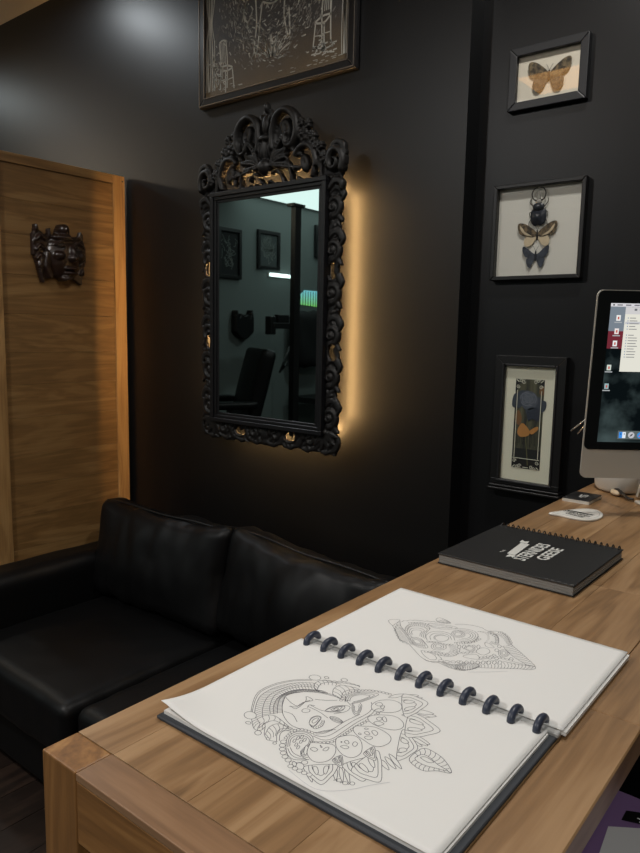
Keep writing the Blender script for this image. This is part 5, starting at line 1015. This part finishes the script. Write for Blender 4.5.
# ------------------------------------------------------------------ rear of the room, seen in the mirror
def rear():
    X = XL
    before = set(bpy.data.objects)
    def pic(y0, y1, z0, z1, label, m, lines):
        t = thing('framed_picture', label, 'picture', (X, (y0+y1)/2, z0), (0, 0, PI/2), 'pictures on the left wall')
        w_, h_ = abs(y1-y0), z1-z0
        frame_parts(t, -w_/2, w_/2, 0, h_, .035, .03, M['frame'])
        MB().box(-w_/2+.03, w_/2-.03, -.012, -.002, .03, h_-.03).build('print', m, t)
        b = MB(); rnd = random.Random(lines)
        for i in range(lines): 
            xx, zz = rnd.gauss(0, w_*.13), rnd.gauss(h_/2, h_*.17); b.ribbon(sp([(xx, zz), (xx+rnd.uniform(-.05, .05), zz+rnd.uniform(-.05, .05)), (xx+rnd.uniform(-.05, .05), zz+.05)], 4), .006, lambda x, z: (x, -.0128, z))
        b.build('artwork', mat('faded artwork', (120,124,120), .8), t, fix=False)
    gy = mat('grey print ground', (70,76,76), .8)
    pic(-1.72, -1.40, 1.95, 2.44, 'dark framed picture nearest the mirror side of the left wall', mat('dark print ground', (24,26,27), .8), 30)
    pic(-2.30, -1.96, 2.08, 2.48, 'dark framed picture in the middle of the left wall', gy, 60)
    pic(-3.32, -2.90, 2.28, 2.64, 'dark framed picture farthest along the left wall', gy, 50)
    t = thing('hanging_bag', 'black horned bag hanging on the left wall, mirrored low in the glass', 'bag', (X, -1.72, 1.34), (0, 0, PI/2))
    R = Relief(-.15, .15, 0, .34, .008); k = (R.Z < np.interp(np.abs(R.X), [0, .05, .08, .105, .13], [.24, .27, .22, .33, .22])) & (R.Z > np.interp(np.abs(R.X), [0, .06, .13], [.0, .02, .08])) & (np.abs(R.X) < .128); R.H[k] = .08
    R.build('bag_body', M['blk'], t, Matrix.Identity(4))
    # partition post and header
    t = thing('metal_post', 'slim black metal post in the middle of the room, mirrored in the glass', 'post', (-3.2, -.29, 0))
    MB().box(-.02, .02, -.030, .030, 0, 2.29).build('post', M['blk'], t)
    MB().box(-.03, .03, -.06, .06, 2.27, 2.29).build('post_cap', M['blk'], t)
    # glowing tube standing for a lamp's reflection in glass, and window
    t = thing('tube_reflection', 'short white glowing tube on the left wall standing for a lamp reflection, mirrored in the glass', 'lamp', (X, -2.33, 2.03), (0, 0, PI/2))
    MB().box(-.20, .20, -.03, 0, -.02, .02).build('housing', ring, t)
    MB().tube([(-.20, -.045, 0), (.20, -.045, 0)], .018, 10).build('tube', emit('white tube', (235,255,250), 7), t)
    t = thing('window_light', 'small bright green and blue barred window on the left wall, mirrored in the glass', 'window', (X, -2.82, 1.72), (0, 0, PI/2))
    gm = bpy.data.materials.new('daylit garden view'); gm.use_nodes = True; gm.node_tree.nodes.clear(); o_ = nd(gm, 'ShaderNodeOutputMaterial'); e_ = nd(gm, 'ShaderNodeEmission'); tc = nd(gm, 'ShaderNodeTexCoord'); sp_ = nd(gm, 'ShaderNodeSeparateXYZ'); cr = nd(gm, 'ShaderNodeValToRGB'); el = cr.color_ramp.elements
    el[0].position = .0; el[0].color = (*lin((150,230,110)), 1); el[1].position = .16; el[1].color = (*lin((150,235,245)), 1); e_.inputs[1].default_value = 1.6
    lk(gm, tc.outputs['Object'], sp_.inputs[0]); lk(gm, sp_.outputs['Z'], cr.inputs[0]); lk(gm, cr.outputs[0], e_.inputs[0]); lk(gm, e_.outputs[0], o_.inputs[0])
    MB().prism([(-.18, 0), (.18, .02), (.16, .12), (.08, .18), (-.18, .18)], -.004, -.001, 1).build('pane', gm, t)
    b = MB()
    for i in range(8): b.box(-.17+i*.046, -.166+i*.046, -.012, -.005, 0, .17)
    b.build('bars', M['blk'], t)
    # treatment chair
    t = thing('tattoo_chair', 'black padded tattoo chair in the rear room, mirrored at the bottom of the glass', 'chair', (-4.15, -.45, 0), (0, 0, .5))
    cushion(.50, .12, .62, .04, .02, .003, 31, 14).build('backrest', M['leather'], t, Matrix.Translation((0, -.28, .99)) @ Matrix.Rotation(.25, 4, 'X'))
    cushion(.55, .60, .14, .05, .01, .003, 32, 14).build('seat', M['leather'], t, Matrix.Translation((0, .02, .62)))
    for sx in (-1, 1): cushion(.08, .45, .06, .025, 0, .001, 33, 8).build('armrest', M['leather'], t, Matrix.Translation((sx*.31, .0, .86))); MB().box(sx*.31-.015, sx*.31+.015, -.02, .02, .60, .84).build('arm_post', M['blk'], t)
    MB().lathe([(.001, .0), (.28, .0), (.27, .03), (.05, .06), (.045, .56), (.001, .56)]).build('pedestal', M['blk'], t)
    # coat stand with black jacket and an articulated lamp
    t = thing('black_jacket', 'black jacket hanging on the left wall below the small window', 'jacket', (-5.06, -2.66, 1.02))
    cushion(.20, .50, .62, .09, .02, .02, 41, 16).build('body', mat('black cloth', (14,14,15), .9), t, Matrix.Translation((.0, .0, .33)))
    t = thing('arm_lamp', 'black articulated work lamp in the rear room, its jointed arm reaching left in the mirror', 'lamp', (-4.75, -2.0, 0))
    MB().lathe([(.001, 0), (.15, 0), (.14, .02), (.012, .035), (.012, 1.15), (.001, 1.15)]).build('stand', M['blk'], t)
    MB().tube([(0, 0, 1.15), (0, .16, 1.02), (0, -.05, 1.38)], .012, 6).build('arm', M['blk'], t)
    MB().tube([(0, -.05, 1.38), (0, -.02, 1.58), (0, .10, 1.56)], .014, 6).build('arm', M['blk'], t)
    MB().bbox(-.05, .05, .02, .30, 1.46, 1.52, .01).bbox(-.04, .04, .26, .34, 1.40, 1.58, .01).bbox(-.03, .03, .05, .22, 1.52, 1.60, .01).build('lamp_head', M['blk'], t)
    t = thing('low_bench', 'dark low bench along the left wall', 'bench', (-4.9, -2.9, 0))
    MB().bbox(-.22, .22, -.6, .5, .66, .72, .004).build('seat', M['blk'], t)
    for a in (-.18, .14):
        for c in (-.55, .43): MB().box(a, a+.04, c, c+.04, 0, .66).build('leg', M['blk'], t)
    for o in set(bpy.data.objects)-before:
        if o.parent is None: o.location.y -= .07 if o.name.startswith('metal_post') else .09
rear()
